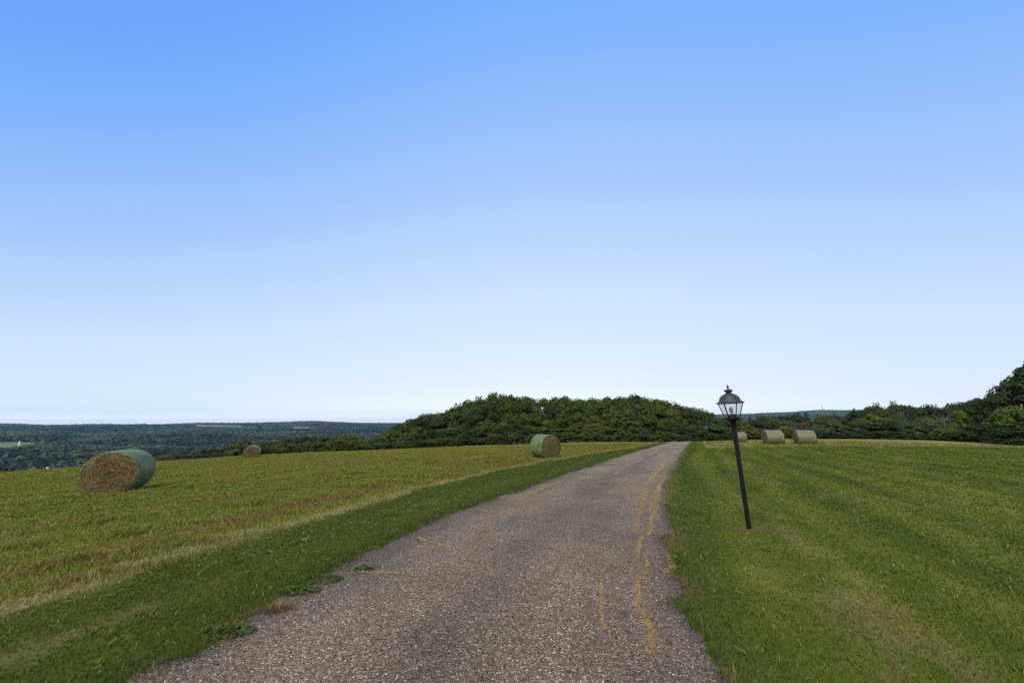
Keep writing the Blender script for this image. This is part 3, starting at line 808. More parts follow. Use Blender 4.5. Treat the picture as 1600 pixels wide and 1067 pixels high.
lamp.rotation_mode = 'QUATERNION'; lamp.rotation_quaternion = Vector((0, 0, 1)).rotation_difference(ax)
lamp.scale = (.91, .91, ax.length / 2.181)
def copy_tree(o, parent=None):
    c = o.copy(); COL.objects.link(c); c.parent = parent
    for ch in list(o.children): copy_tree(ch, c)
    return c
l2 = copy_tree(lamp)
p2 = at(1106, 692, 38)
l2.location = (p2[0], p2[1], hz1(p2[0], p2[1])); l2.rotation_quaternion = (1, 0, 0, 0)
l2.rotation_quaternion = Euler((R(1), R(-3), R(20))).to_quaternion(); l2.scale = (.8, .8, .83)
tag(l2, 'tiny distant lantern post beside the crest of the drive before dark trees', 'lamp post', 'lantern posts along the drive')

# ------------------------------------------------------------------ trees
def diamonds(C, Nn, size, g, asp=1.5):
    n = len(C)
    Nn = Nn / np.maximum(np.linalg.norm(Nn, axis=1), 1e-6)[:, None]
    a = g.normal(0, 1, (n, 3)); t1 = np.cross(Nn, a); t1 /= np.maximum(np.linalg.norm(t1, axis=1), 1e-6)[:, None]; t2 = np.cross(Nn, t1)
    s = (size * g.uniform(.65, 1.35, n))[:, None] if np.isscalar(size) else (size * g.uniform(.65, 1.35, n))[:, None]
    V = np.stack([C - t1 * s * asp / 2, C - t2 * s * .42 - Nn * s * .08, C + t1 * s * asp / 2, C + t2 * s * .42 - Nn * s * .08], 1)
    return V.reshape(-1, 3)
def crown_broad(seed, nc=46, per=64, tier=.55, asym=.25, leaf=.085, z0=.12, cl=(.17, .30)):
    """crown of leaf clumps: radius 1, height from z0 to 1 (in units of tree height)"""
    g = np.random.default_rng(seed); Cs = []; Ns = []; T = []
    zc = (z0 + 1) / 2; zh = (1 - z0) / 2
    ph = g.uniform(0, 6.28, 4)
    for i in range(nc):
        d = g.normal(0, 1, 3); d /= np.linalg.norm(d)
        if d[2] < -.75: d[2] *= -1
        az_ = math.atan2(d[1], d[0])
        rad = (1 + asym * math.sin(2 * az_ + ph[0]) * .5 + asym * math.sin(3 * az_ + ph[1]) * .5) * g.uniform(.62, .98)
        cr = g.uniform(*cl)
        c = np.array([d[0] * rad * (1 - .2 * max(0, d[2])), d[1] * rad * (1 - .2 * max(0, d[2])), 0]) * (1 - cr * .55)
        cz = zc + d[2] * zh * (.98 if d[2] > 0 else .9) * min(1, .5 + .5 * rad)
        n = int(per * g.uniform(.7, 1.3))
        e = g.normal(0, 1, (n, 3)); e[:, 2] = np.abs(e[:, 2]) * .95 - .30; e /= np.linalg.norm(e, axis=1)[:, None]
        q = c[None] + e * np.array([cr, cr, 0]) * g.uniform(.75, 1.05, (n, 1))
        q[:, 2] = cz + e[:, 2] * cr * tier * zh * 1.1 * g.uniform(.75, 1.05, n) - .04
        Cs.append(q); Ns.append(e * np.array([1, 1, 1.3]) + g.normal(0, .35, (n, 3)) + np.array([0, 0, .35]))
        tn = g.normal(1, .13); T.append(np.clip(g.normal(tn, .14, n), .55, 1.6))
    C = np.concatenate(Cs); Nn = np.concatenate(Ns); T = np.concatenate(T)
    V = diamonds(C * np.array([1, 1, 2.2]), Nn, leaf, g) / np.array([1, 1, 2.2])
    hue = g.normal(0, .06, len(T))
    col = np.stack([T * (1 + hue), T, T * (1 - hue)], 1)
    return npmesh('crown', V, [np.arange(len(C) * 4).reshape(-1, 4)], np.repeat(col, 4, 0))
def crown_conifer(seed, levels=17, z0=.08, droop=.10, leaf=.10, open_=.0):
    g = np.random.default_rng(seed); Cs = []; Ns = []; T = []
    for j in range(levels):
        f = j / (levels - 1); zc = z0 + (1 - z0) * f ** .92
        rl = (1 - f) ** .78 * g.uniform(.82, 1.05) + .05
        nb = max(4, int(11 * (1 - f) + 4))
        for k in range(nb):
            a = 6.283 * (k + g.uniform(-.3, .3)) / nb + j * .7
            ln = rl * g.uniform(.6, 1.08)
            m = max(6, int(62 * ln))
            t = g.uniform(.12, 1, m); wd = .12 * (1.2 - t) + .03
            lat = g.normal(0, 1, m) * wd
            q = np.stack([t * ln * math.cos(a) - lat * math.sin(a), t * ln * math.sin(a) + lat * math.cos(a), zc - droop * t * ln * .45 + .03 * t ** 3 + g.normal(0, .008, m)], 1)
            Cs.append(q); Ns.append(np.stack([np.cos(a) * .3 + g.normal(0, .35, m), np.sin(a) * .3 + g.normal(0, .35, m), np.ones(m)], 1))
            T.append(np.clip(g.normal(g.normal(1, .12), .13, m), .5, 1.5))
    C = np.concatenate(Cs); Nn = np.concatenate(Ns); T = np.concatenate(T)
    V = diamonds(C * np.array([1, 1, 2.6]), Nn, leaf, g, 1.7) / np.array([1, 1, 2.6])
    return npmesh('crown', V, [np.arange(len(C) * 4).reshape(-1, 4)], np.repeat(np.stack([T, T, T], 1), 4, 0))
BARK = plain('grey brown bark', (.10, .08, .062), .9, .1, 0, .35, 6)
DEADM = plain('bleached dead wood', (.115, .112, .10), .85, .1, 0, .2, 8)
def trunk_mesh(seed, conifer=False):
    g = random.Random(seed); b = MB()
    b.tube([(0, 0, -.06), (0, 0, .02), (.012 * g.uniform(-1, 1), .01, .25), (.03 * g.uniform(-1, 1), .02 * g.uniform(-1, 1), .55), (.02, 0, .9)], [.085, .07, .055, .036, .008], 8)
    if not conifer:
        for k in range(6):
            a = 6.283 * k / 6 + g.uniform(-.4, .4); z = g.uniform(.2, .55); ln = g.uniform(.45, .7)
            b.tube([(0, 0, z), (ln * .5 * math.cos(a), ln * .5 * math.sin(a), z + .13), (ln * math.cos(a), ln * math.sin(a), z + .24)], [.03, .02, .006], 6)
    return b.build('trunk', BARK, mesh_only=True)
LEAF = {k: leafy('foliage ' + k, c, .16, rough=.75) for k, c in {
    'deep green': (.030, .048, .010), 'mid green': (.053, .082, .012), 'olive green': (.074, .093, .013), 'bright green': (.068, .112, .012),
    'yellow green': (.105, .120, .016), 'rusty': (.090, .058, .026), 'grey green': (.062, .074, .032), 'blue green': (.026, .047, .018)}.items()}
BROAD = [crown_broad(200 + i, nc=92, per=58, tier=.85, leaf=.072, asym=.18, z0=.04, cl=(.13, .25)) for i in range(6)]
LAYER = [crown_broad(230 + i, nc=60, per=92, tier=.80, leaf=.070, cl=(.19, .33), asym=.22, z0=.03) for i in range(5)]
BUSH = [crown_broad(260 + i, nc=64, per=56, tier=.9, leaf=.085, z0=-.12, cl=(.16, .29)) for i in range(4)]
CONI = [crown_conifer(280 + i) for i in range(4)]
TRUNK = [trunk_mesh(300 + i) for i in range(3)]; CTRUNK = trunk_mesh(310, True)
for me in BROAD + LAYER + BUSH + CONI: me.materials.append(LEAF['mid green'])
tg_ = random.Random(99)
def tree(kind, leaf, px, pytop, Y, width, name, lab, cat, group, ground=None):
    p = at(px, pytop, Y)
    z = hz1(p[0], p[1]) if ground is None else ground
    h = max(1.2, p[2] - z)
    t = thing(name, (p[0], p[1], z), (0, 0, tg_.uniform(0, 6.28)))
    tag(t, lab, cat, group)
    me = tg_.choice({'broad': BROAD, 'layer': LAYER, 'bush': BUSH, 'conifer': CONI}[kind])
    c = link('crown', me, None, t); c.scale = (width / 2, width / 2 * tg_.uniform(.88, 1.12), h)
    c.material_slots[0].link = 'OBJECT'; c.material_slots[0].material = LEAF[leaf]
    k = link('trunk', CTRUNK if kind == 'conifer' else tg_.choice(TRUNK), None, t); s = min(width * .5, h * .35)
    k.scale = (s, s, h * .9)
    return t
ORD = ['first', 'second', 'third', 'fourth', 'fifth', 'sixth', 'seventh', 'eighth', 'ninth', 'tenth', 'eleventh', 'twelfth', 'thirteenth', 'fourteenth', 'fifteenth', 'sixteenth',
       'seventeenth', 'eighteenth', 'nineteenth', 'twentieth', 'twenty first', 'twenty second', 'twenty third', 'twenty fourth', 'twenty fifth', 'twenty sixth', 'twenty seventh', 'twenty eighth', 'twenty ninth', 'thirtieth', 'thirty first', 'thirty second', 'thirty third', 'thirty fourth', 'thirty fifth', 'thirty sixth', 'thirty seventh', 'thirty eighth', 'thirty ninth', 'fortieth', 'forty first', 'forty second', 'forty third', 'forty fourth', 'forty fifth', 'forty sixth']
# the domed grove behind the crest
GS = [(545, 691), (580, 679), (610, 668), (640, 657), (670, 647), (700, 639), (730, 627), (765, 615), (800, 619), (850, 621), (900, 623), (940, 622), (980, 618), (1010, 621), (1040, 627),
      (1070, 633), (1100, 641), (1122, 655), (1190, 667)]
def sky_top(px): return float(np.interp(px, [a for a, _ in GS], [b for _, b in GS]))
def crest_py(px): return float(np.interp(px, [c[0] for c in CREST], [c[1] for c in CREST]))
rowsG = [('skyline', 99, 625, 1112, 16, 0.0, 8.8), ('third row', 92, 606, 1118, 21, .18, 6.6), ('second row', 84.5, 572, 1112, 22, .40, 6.0), ('front row', 77.5, 546, 1100, 22, .62, 5.6)]
for rname, Yr, x0, x1, step, drop, wd in rowsG:
    px = x0; i = 0
    while px <= x1:
        q = px + tg_.uniform(-.25, .25) * step
        st = sky_top(q); cp = crest_py(q)
        pyt = st + (cp - st) * (drop * min(1, max(.12, (q - 560) / 130)) + (tg_.uniform(-.12, .12) if drop else 0)) + tg_.uniform(-1.2, 2.4) * (1 if drop else .7)
        if drop == 0: leaf = tg_.choices(['deep green', 'mid green', 'olive green'], [4, 5, 1])[0]
        elif 850 < q < 1060: leaf = tg_.choices(['olive green', 'mid green', 'bright green', 'deep green'], [5, 4, 1, 1])[0]
        elif q < 620: leaf = tg_.choices(['olive green', 'bright green', 'mid green'], [3, 3, 3])[0]
        elif q > 1060: leaf = tg_.choices(['deep green', 'mid green'], [3, 1])[0]
        else: leaf = tg_.choices(['deep green', 'mid green', 'olive green'], [4, 6, 2])[0]
        w_ = wd * tg_.uniform(.88, 1.2) * (1 if q > 640 else .8)
        lab = f'{leaf} tree in the domed grove, {ORD[i]} from the left of its {rname}'
        tree('layer' if tg_.random() < .6 else 'broad', leaf, q, pyt, Yr + tg_.uniform(-3, 3), w_, 'broadleaf_tree', lab, 'tree', 'trees of the domed grove')
        px += step; i += 1
tree('broad', 'rusty', 831, 628, 95, 3.4, 'broadleaf_tree', 'reddish brown thinning crown near the skyline above the bale by the drive', 'tree', 'trees of the domed grove')
# shrubs along the grove's foot
px = 560; i = 0
while px < 1100:
    leaf = tg_.choice(['mid green', 'deep green', 'olive green', 'mid green'])
    tree('bush', leaf, px, crest_py(px) - tg_.uniform(9, 19) * (1 if px > 620 else .6), (71.0 if px > 700 else 67.5) + tg_.uniform(-.8, .8), 4.2 * tg_.uniform(.85, 1.25), 'shrub', f'{leaf} shrub at the foot of the domed grove, {ORD[i]} from the left', 'shrub', 'shrubs at the foot of the grove')
    px += 15.5 + tg_.uniform(-3, 3); i += 1
# the row left of the grove whose feet the crest hides
LH = [(247, 717), (285, 706), (320, 703), (352, 699), (383, 687), (415, 692), (440, 684), (462, 684), (490, 681), (520, 681), (545, 678), (570, 680)]
px = 246; i = 0
while px < 556:
    pyt = float(np.interp(px, [a for a, _ in LH], [b for _, b in LH])) + tg_.uniform(-2, 3)
    kind, leaf, nm = tg_.choices([('conifer', 'deep green', 'conifer_tree'), ('broad', 'deep green', 'broadleaf_tree'), ('broad', 'mid green', 'broadleaf_tree'), ('broad', 'olive green', 'broadleaf_tree')], [3, 5, 4, 2])[0]
    if px < 330: kind, leaf, nm = (('conifer', 'deep green', 'conifer_tree') if tg_.random() < .6 else ('broad', 'deep green', 'broadleaf_tree'))
    if px > 500: kind, leaf, nm = 'broad', tg_.choice(['olive green', 'mid green', 'yellow green']), 'broadleaf_tree'
    tree(kind, leaf, px, pyt, float(np.interp(px, [246, 556], [56, 72])) + tg_.uniform(-2, 2), 3.4 * tg_.uniform(.85, 1.25) * (.7 if kind == 'conifer' else 1), nm,
         f'{leaf} {"conifer" if kind == "conifer" else "broadleaf tree"} behind the crest of the left field, {ORD[i]} from the left', 'tree', 'trees behind the crest of the left field')
    px += 14.5; i += 1
px = 258; i = 0
while px < 552:
    pyt = float(np.interp(px, [a for a, _ in LH], [b for _, b in LH])) + 8 + tg_.uniform(-2, 3)
    tree('bush', tg_.choice(['deep green', 'deep green', 'mid green', 'olive green']), px, pyt, float(np.interp(px, [246, 556], [52, 66])), 3.2, 'shrub',
         f'low shrub right behind the crest of the left field, {ORD[i]} from the left', 'shrub', 'shrubs behind the crest of the left field')
    px += 16; i += 1
# the wood at the right: named singles first, then rows
W = 'trees of the wood at the right'
def wood(kind, leaf, px, pyt, Y, w_, lab, nm=None, cat='tree'):
    tree(kind, leaf, px, pyt, Y, w_, nm or {'conifer': 'conifer_tree', 'bush': 'shrub'}.get(kind, 'broadleaf_tree'), lab, cat, W)
wood('broad', 'yellow green', 1169, 664, 66, 3.4, 'yellow green tree just right of the leaning lamp post, behind the far bale')
wood('bush', 'yellow green', 1228, 667, 66, 5.6, 'low yellow shrub between and behind the two bales at the lawn', cat='shrub')
wood('broad', 'rusty', 1255, 660, 80, 4.6, 'rust red tree above the right one of the two bales')
wood('broad', 'rusty', 1306, 659, 82, 4.8, 'rust red tree right of the two bales, beside a dark green one')
wood('broad', 'deep green', 1322, 655, 80, 3.6, 'dark round tree just right of the rust red pair')
wood('broad', 'grey green', 1282, 664, 76, 4.4, 'grey green thin tree between the two rust red trees')
wood('bush', 'grey green', 1300, 674, 70, 4.4, 'grey green shrub below the two rust red trees', cat='shrub')
wood('bush', 'mid green', 1328, 674, 70, 4.2, 'pale green shrub at the field edge below the dark round tree', cat='shrub')
wood('broad', 'yellow green', 1362, 646, 78, 4.6, 'yellow green tree standing in front of the tall skyline pair')
wood('broad', 'olive green', 1342, 652, 78, 4.2, 'olive tree left of the yellow green one before the skyline pair')
wood('broad', 'mid green', 1366, 631, 118, 8.2, 'left one of the two tall rounded trees on the skyline')
wood('broad', 'mid green', 1398, 628.5, 118, 8.0, 'right one of the two tall rounded trees on the skyline')
wood('conifer', 'blue green', 1334, 640, 110, 6.0, 'dark pointed conifer left of the tall rounded skyline pair')
wood('broad', 'olive green', 1250, 651, 150, 9.0, 'pale olive tree on the distant line behind the left bale')
wood('layer', 'bright green', 1497, 640, 66, 3.0, 'bright green slender tree before the dark layered ones at the right')
wood('bush', 'bright green', 1478, 668, 62, 5.0, 'bright green low shrub at the foot of the dead grey tree', cat='shrub')
wood('layer', 'deep green', 1526, 622, 66, 5.4, 'dark layered tree with a ragged top below the tall edge tree')
wood('layer', 'deep green', 1552, 616, 63, 5.0, 'dark layered tree leaning against the tall edge tree from the left')
wood('broad', 'deep green', 1616, 556, 60, 11, 'tallest dark tree at the right edge of the photo')
wood('layer', 'deep green', 1582, 588, 62, 6.0, 'dark lower shoulder tree on the left side of the tallest edge tree')
wood('layer', 'bright green', 1588, 634, 53, 6.0, 'bright yellowish green tree in front of the tallest edge tree')
wood('layer', 'mid green', 1560, 648, 55, 4.6, 'green spreading tree left of the bright one below the tallest edge tree')
wood('bush', 'deep green', 1530, 664, 57, 5.4, 'wide dark shrub at the field edge below the layered trees', cat='shrub')
wood('bush', 'deep green', 1578, 668, 52, 5.0, 'dark shrub under the bright tree at the right edge', cat='shrub')
wood('conifer', 'deep green', 1668, 540, 58, 11, 'dark conifer half outside the frame at the right edge', 'conifer_tree')
wood('broad', 'deep green', 1606, 582, 64, 8.5, 'dark full tree directly behind the tallest edge tree')
# dead tree
dp = at(1473, 650, 68); dz = hz1(dp[0], dp[1]); t = thing('dead_tree', (dp[0], dp[1], dz)); tag(t, 'bare grey dead tree among the dark trees at the right', 'tree')
b = MB(); g = random.Random(5); H_ = dp[2] - dz
b.tube([(0, 0, -.2), (.1, 0, H_ * .45), (.2, .1, H_ * .95)], [.16, .11, .03], 7); b.build('trunk', DEADM, t, True)
b = MB()
for k in range(16):
    z_ = H_ * g.uniform(.25, .8); a = g.uniform(0, 6.28); ln = g.uniform(.9, 2.2); m_ = Vector((ln * .5 * math.cos(a), ln * .5 * math.sin(a), z_ + ln * .45)); e_ = Vector((ln * math.cos(a), ln * math.sin(a), z_ + ln * 1.1))
    b.tube([(.1, 0, z_), m_, e_], [.04, .028, .012], 5); b.tube([m_, m_ + Vector((g.uniform(-.6, .6), g.uniform(-.6, .6), .8))], [.03, .01], 5)
b.build('bare_branches', DEADM, t, True)
SKR = [(1110, 650), (1150, 650), (1200, 649), (1240, 647), (1300, 646), (1340, 643), (1380, 640), (1420, 635), (1460, 633), (1500, 629.5), (1530, 626), (1560, 622), (1620, 600)]
rowsW = [('hindmost', 150, 1128, 1345, 15, 0, 9.0, ['mid green', 'deep green', 'olive green', 'blue green']),
         ('back', 112, 1330, 1570, 11, 0, 8.2, ['deep green', 'blue green', 'mid green']),
         ('middle', 92, 1120, 1560, 15, .22, 7.0, ['deep green', 'mid green', 'grey green', 'blue green', 'olive green']),
         ('front', 74, 1112, 1560, 16, .44, 5.8, ['deep green', 'mid green', 'mid green', 'olive green', 'bright green'])]
for rname, Yr, x0, x1, step, drop, wd, leaves in rowsW:
    px = x0; i = 0
    while px <= x1:
        q = px + tg_.uniform(-.3, .3) * step
        st = float(np.interp(q, [a for a, _ in SKR], [b for _, b in SKR])); cp = crest_py(q)
        pyt = st + (cp - st) * (drop + (tg_.uniform(-.12, .14) if drop else 0)) + tg_.uniform(-2, 3.5)
        leaf = tg_.choice(leaves); kind = tg_.choices(['broad', 'layer', 'conifer'], [6, 3, 1.3])[0]
        if kind == 'conifer': leaf = tg_.choice(['deep green', 'blue green'])
        if kind == 'broad' and 1130 < q < 1210 and rname == 'front': leaf = 'deep green'
        wood(kind, leaf, q, pyt, Yr + tg_.uniform(-2.5, 2.5), wd * tg_.uniform(.85, 1.2) * (.75 if kind == 'conifer' else 1),
             f'{leaf} {"conifer" if kind == "conifer" else "tree"} in the right wood, {ORD[i]} from left in its {rname} row')
        px += step; i += 1
px = 1116; i = 0
while px < 1600:
    if abs(px - 1228) > 16:
        leaf = tg_.choice(['deep green', 'mid green', 'deep green', 'olive green'])
        wood('bush', leaf, px, crest_py(px) - tg_.uniform(8, 14), 66 - 6 * (px > 1480) + tg_.uniform(-1, 1), 3.6 * tg_.uniform(.9, 1.3),
             f'{leaf} shrub along the foot of the right wood, {ORD[i]} from the left', cat='shrub')
        i += 1
    px += 23

# ------------------------------------------------------------------ far valley: woods as one mass, buildings as things
def base_az(px): return math.degrees(math.atan((px - 800) / F / math.cos(PITCH)))
BLD = []                                     # (x, y, clear radius)
def spot(px, r):
    a = R(base_az(px)); x, y = r * math.sin(a), r * math.cos(a)
    return x, y, hz1(x, y), -a
def clear_of(x, y):
    k = np.ones(len(x), bool)
    for (bx_, by_, wd, ln) in BLD:
        rb = math.hypot(bx_, by_); ux, uy = bx_ / rb, by_ / rb
        al = x * ux + y * uy; la = -x * uy + y * ux
        k &= ~((np.abs(la) < wd) & (al < rb + wd * .5) & (al > rb - ln))
    return k
WHITE = plain('white sheet metal', (.78, .79, .80), .5, .4, 0, .05, 2); GREYM = plain('grey sheet roofing', (.13, .15, .14), .6, .3, 0, .1, 2); WALLM = plain('weathered barn boards', (.16, .14, .13), .8, .1, 0, .2, 2)
def building(name, px, r, ln, dp_, hw, hr, wallm, roofm, lab, cat, arch=False, lift=0):
    x, y, z, a = spot(px, r); z += lift
    t = thing(name, (x, y, z), (0, 0, a)); tag(t, lab, cat)
    b = MB(); b.box((0, 0, hw / 2 - 1), (ln, dp_, hw + 2)); b.build('wall', wallm, t)
    b = MB(); n_ = 12 if arch else 2
    pts = [(-dp_ / 2 - .3 + (dp_ + .6) * i / n_, hw + hr * (math.sin(math.pi * i / n_) if arch else 1 - abs(2 * i / n_ - 1))) for i in range(n_ + 1)]
    V = []; Fs = []
    for s_ in (-1, 1):
        for (yy_, zz_) in pts: V.append((s_ * (ln / 2 + .4), yy_, zz_))
    m_ = n_ + 1
    for i in range(n_): Fs.append((i, i + 1, m_ + i + 1, m_ + i))
    Fs.append(tuple(reversed(range(m_)))); Fs.append(tuple(range(m_, 2 * m_))); Fs.append((0, m_, 2 * m_ - 1, n_))
    b.add(V, Fs); b.build('roof', roofm, t)
    b = MB(); b.box((0, -dp_ / 2 - .03, hw * .4), (ln * .18, .1, hw * .8)); b.build('door', GREYM, t)
    BLD.append((x, y, ln * .7, 120))
    return t
building('white_barn', 116, 1010, 7.5, 7, 2.4, 3.0, WALLM, WHITE, 'barn with a bright white roof in the valley, beside the left bale', 'barn', True, 2)
building('grey_shed', 94, 1020, 11, 7, 2.6, 2.0, WALLM, GREYM, 'long low grey roofed shed left of the white roofed barn', 'shed', False, 2)
building('white_house', 31, 1010, 5.5, 7, 6.5, 2.0, WHITE, WHITE, 'small white house in the valley at the far left', 'house', False, 2)
x, y, z, a = spot(67, 2150); t = thing('silo', (x, y, z)); tag(t, 'pale silo standing at the far edge of the valley field', 'silo')
b = MB(); b.lathe([(2.6, -1), (2.6, 11)], 16); b.build('silo_wall', WHITE, t, True); b = MB(); b.lathe([(2.65, 11), (2.3, 12.2), (1.3, 13.1), (.2, 13.5)], 16); b.build('silo_dome', WHITE, t, True)
BLD.append((x, y, 14, 260))
x, y, z, a = spot(1269.5, 6300); t = thing('radio_mast', (x, y, z)); tag(t, 'thin radio mast on the far hill right of the lamp', 'mast')
b = MB()
for k in range(3):
    c_ = 6.28 * k / 3; b.tube([(3.2 * math.cos(c_), 3.2 * math.sin(c_), -4), (1.1 * math.cos(c_), 1.1 * math.sin(c_), 72)], [1.0, .8], 5)
for k in range(8): b.lathe([(3.1 - .26 * k, 4 + 8 * k), (3.1 - .26 * k, 5 + 8 * k)], 3)
b.build('lattice', GREYM, t); b = MB(); b.tube([(0, 0, 70), (0, 0, 92)], [.9, .6], 6); b.build('antenna', GREYM, t)
# the far woods: clumps of leaf planes set over the valley and the hills
g = np.random.default_rng(77)
pts = []
r = 150.0
while r < 7000:
    st = .0125 if r < 1300 else .0070
    aa = np.arange(-57, 57, math.degrees(st) * .8)
    aa = aa + g.uniform(-.5, .5, len(aa)) * math.degrees(st)
    rr_ = r * (1 + g.uniform(-.5, .5, len(aa)) * st)
    pts.append(np.stack([rr_ * np.sin(np.radians(aa)), rr_ * np.cos(np.radians(aa)), np.full(len(aa), r)], 1))
    r *= 1 + st * .9
pts = np.concatenate(pts); x, y, r = pts.T
z = height(x, y)
azd = np.degrees(np.arctan2(x, y))
keep = (is_field(x, y) < .5) & clear_of(x, y) & (r > np.where(azd < -14, 240, 210)) & (g.random(len(x)) < .95)
keep &= ~((azd > -15) & (azd < 18) & (r < 5000))          # hidden behind the grove
x, y, z, r = x[keep], y[keep], z[keep], r[keep]
nearw = r < 1300
Vs, Cs_ = [], []
for msk, m_, ks in ((nearw, 26, .0105), (~nearw, 9, .0062)):
    x1, y1, z1, r1 = x[msk], y[msk], z[msk], r[msk]; n = len(x1)
    size = np.clip(r1 * ks, 4.6, 40) * g.uniform(.7, 1.25, n)
    hgt = np.clip(size * 1.15, 6, 16) * g.uniform(.75, 1.3, n) * (.75 + .5 * fbm(x1 / 300, y1 / 300, 66))
    e = g.normal(0, 1, (n, m_, 3)); e[..., 2] = np.abs(e[..., 2]) - .15; e /= np.linalg.norm(e, axis=2)[..., None]
    C = np.stack([x1[:, None] + e[..., 0] * size[:, None] * .55, y1[:, None] + e[..., 1] * size[:, None] * .55, z1[:, None] + hgt[:, None] * (.5 + .5 * e[..., 2])], -1)
    q1_ = x1 / np.maximum(y1, 1)
    tone = np.clip(.15 + .45 * fbm(x1 / 60, y1 / 60, 63) * g.uniform(.75, 1.25, n) + .95 * sst(.32, .68, fbm(q1_ * 7, np.log(r1) * 9, 64)), .3, 1.6)
    tc_ = mix(np.array([.034, .058, .026]) * tone[:, None], np.array([.075, .082, .034]) * tone[:, None], .7 * sst(.52, .7, fbm(q1_ * 9, np.log(r1) * 12, 67)))
    ol = g.random(n) < .10; tc_[ol] = np.array([.075, .080, .032]) * g.uniform(.6, 1.1, (ol.sum(), 1))
    gy_ = g.random(n) < .03; tc_[gy_] = np.array([.075, .07, .058]) * g.uniform(.6, 1.1, (gy_.sum(), 1))
    cc = np.repeat(tc_[:, None, :], m_, 1) * g.uniform(.72, 1.28, (n, m_, 1))
    Vs.append(diamonds(C.reshape(-1, 3), (e + np.array([0, 0, .5])).reshape(-1, 3) + g.normal(0, .3, (n * m_, 3)), np.repeat(np.minimum(size * (.42 if m_ > 10 else .62), 9 + size * .1), m_), g, 1.3))
    Cs_.append(np.repeat(cc.reshape(-1, 3), 4, 0))
V = np.concatenate(Vs)
fw = npmesh('valley_wood', V, [np.arange(len(V)).reshape(-1, 4)], np.concatenate(Cs_))
tag(link('valley_wood', fw, leafy('far foliage', None, .1)), 'hazy blue green woods covering the valley and the far hills', 'woods', kind='stuff')

# ------------------------------------------------------------------ haze
HZ, nt = mat('valley haze')
pv = N(nt, 'ShaderNodeVolumePrincipled', inp={'Color': (.36, .70, 1.0, 1), 'Density': 3.6e-5, 'Anisotropy': 0.0})
o_ = N(nt, 'ShaderNodeOutputMaterial'); L(nt, pv.outputs[0], o_.inputs['Volume'])
b = MB(); zlo = float(gz.min()) - 1.0; zhi = 175.0
b.box((0, 0, (zlo + zhi) / 2), (19400, 19400, zhi - zlo))
tag(b.build('haze', HZ), 'thin blue haze over the valley', 'haze', kind='stuff')

# ------------------------------------------------------------------ light
SKYTILT = .08
SKYRAMP = [(0, (.62, .645, .86)), (.017, (.52, .535, .69)), (.03, (.49, .468, .59)), (0.06, (0.457, 0.418, 0.48)), (0.09, (0.485, 0.414, 0.435)), (0.13, (0.568, 0.457, 0.43)), (0.18, (0.678, 0.539, 0.466)), (0.24, (0.804, 0.632, 0.521)), (0.31, (0.933, 0.74, 0.601)), (0.39, (1.027, 0.845, 0.696)), (0.48, (1.056, 0.924, 0.798)), (0.57, (1.006, 0.954, 0.889)), (0.66, (0.875, 0.955, 0.985)), (0.75, (0.725, 0.90, 1.03)), (0.84, (0.53, 0.785, 1.04)), (0.92, (0.44, 0.725, 1.04)), (1, (0.34, 0.69, 1.04))]
SUN_EL, SUN_AZ = R(52), R(215)                # azimuth clockwise from straight ahead
sl = bpy.data.lights.new('sun', 'SUN'); sl.energy = 1.2; sl.angle = R(20); sl.color = (1, .92, .80)
so = bpy.data.objects.new('sun', sl); COL.objects.link(so)
sd = Vector((math.sin(SUN_AZ) * math.cos(SUN_EL), math.cos(SUN_AZ) * math.cos(SUN_EL), math.sin(SUN_EL)))
so.rotation_euler = sd.to_track_quat('Z', 'Y').to_euler()
w = bpy.data.worlds.new('World'); SC.world = w; w.use_nodes = True
nt = w.node_tree; nt.nodes.clear()
sky = N(nt, 'ShaderNodeTexSky', sky_type='NISHITA', sun_disc=False, sun_elevation=SUN_EL, sun_rotation=SUN_AZ, altitude=200, air_density=1.0, dust_density=1.0, ozone_density=1.5)
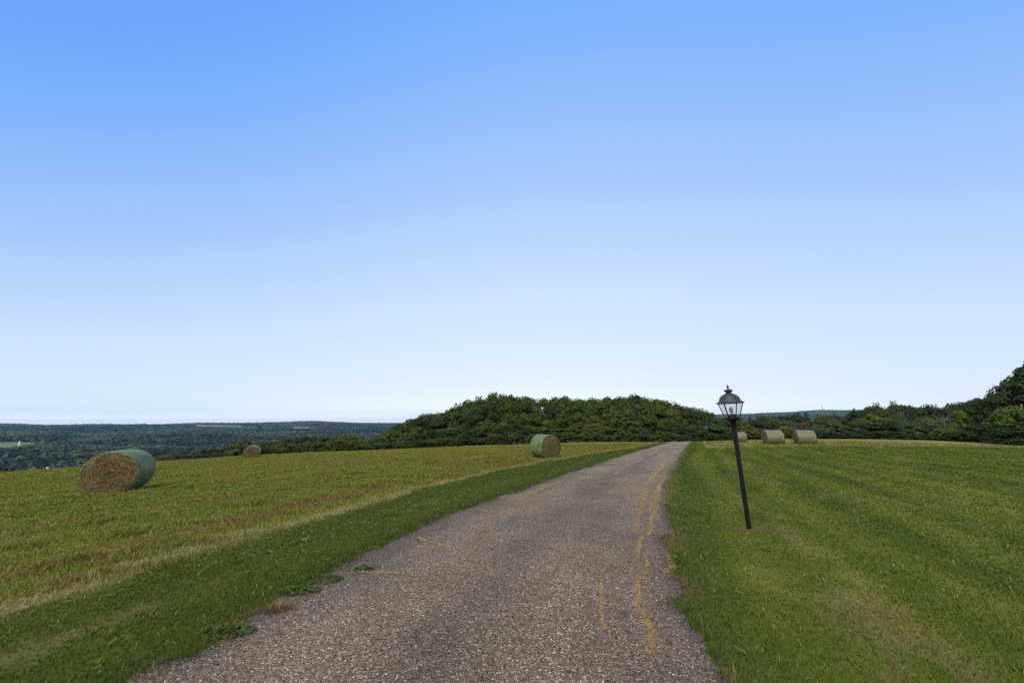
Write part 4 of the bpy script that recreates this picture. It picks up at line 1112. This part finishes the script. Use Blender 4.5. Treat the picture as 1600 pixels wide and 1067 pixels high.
# the clear sky's blue deepens towards the zenith and away from the brighter side at the right
tc = N(nt, 'ShaderNodeTexCoord'); sp = N(nt, 'ShaderNodeSeparateXYZ'); L(nt, tc.outputs['Generated'], sp.inputs[0])
sx = sp.outputs[0]
sv = math_(nt, 'SUBTRACT', math_(nt, 'ADD', sp.outputs[2], math_(nt, 'MULTIPLY', math_(nt, 'MULTIPLY', math_(nt, 'MULTIPLY', sx, sx), math_(nt, 'POWER', math_(nt, 'MAXIMUM', sp.outputs[2], 0), .5)), .64)),
           math_(nt, 'MULTIPLY', math_(nt, 'MULTIPLY', sx, math_(nt, 'POWER', math_(nt, 'MAXIMUM', sp.outputs[2], 0), .5)), SKYTILT * 1.6))
sv = math_(nt, 'MINIMUM', math_(nt, 'MAXIMUM', sv, .002), 1.0)
sd_ = N(nt, 'ShaderNodeCombineXYZ'); sc_ = math_(nt, 'MINIMUM', sv, .8); L(nt, sc_, sd_.inputs[2]); L(nt, math_(nt, 'SQRT', math_(nt, 'SUBTRACT', 1.0, math_(nt, 'MULTIPLY', sc_, sc_))), sd_.inputs[1])
L(nt, sd_.outputs[0], sky.inputs[0])
tint = ramp(nt, sv, SKYRAMP)
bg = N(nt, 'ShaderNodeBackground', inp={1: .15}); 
# on the sun's side, behind the viewer, unseen sky whitened as added fill light
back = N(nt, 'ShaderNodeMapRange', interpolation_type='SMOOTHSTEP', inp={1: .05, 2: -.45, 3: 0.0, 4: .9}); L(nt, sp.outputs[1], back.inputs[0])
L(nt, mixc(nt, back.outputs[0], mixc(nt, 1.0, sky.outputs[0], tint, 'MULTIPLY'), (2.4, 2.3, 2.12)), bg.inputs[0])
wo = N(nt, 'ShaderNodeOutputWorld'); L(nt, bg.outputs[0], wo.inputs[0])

SC.render.engine = 'CYCLES'
SC.cycles.use_denoising = False
SC.cycles.max_bounces = 6; SC.cycles.diffuse_bounces = 3; SC.cycles.volume_bounces = 0; SC.cycles.transparent_max_bounces = 16
SC.view_settings.view_transform = 'Standard'; SC.view_settings.look = 'None'; SC.view_settings.gamma = 1; SC.view_settings.exposure = 1.4
SC.view_settings.use_curve_mapping = False
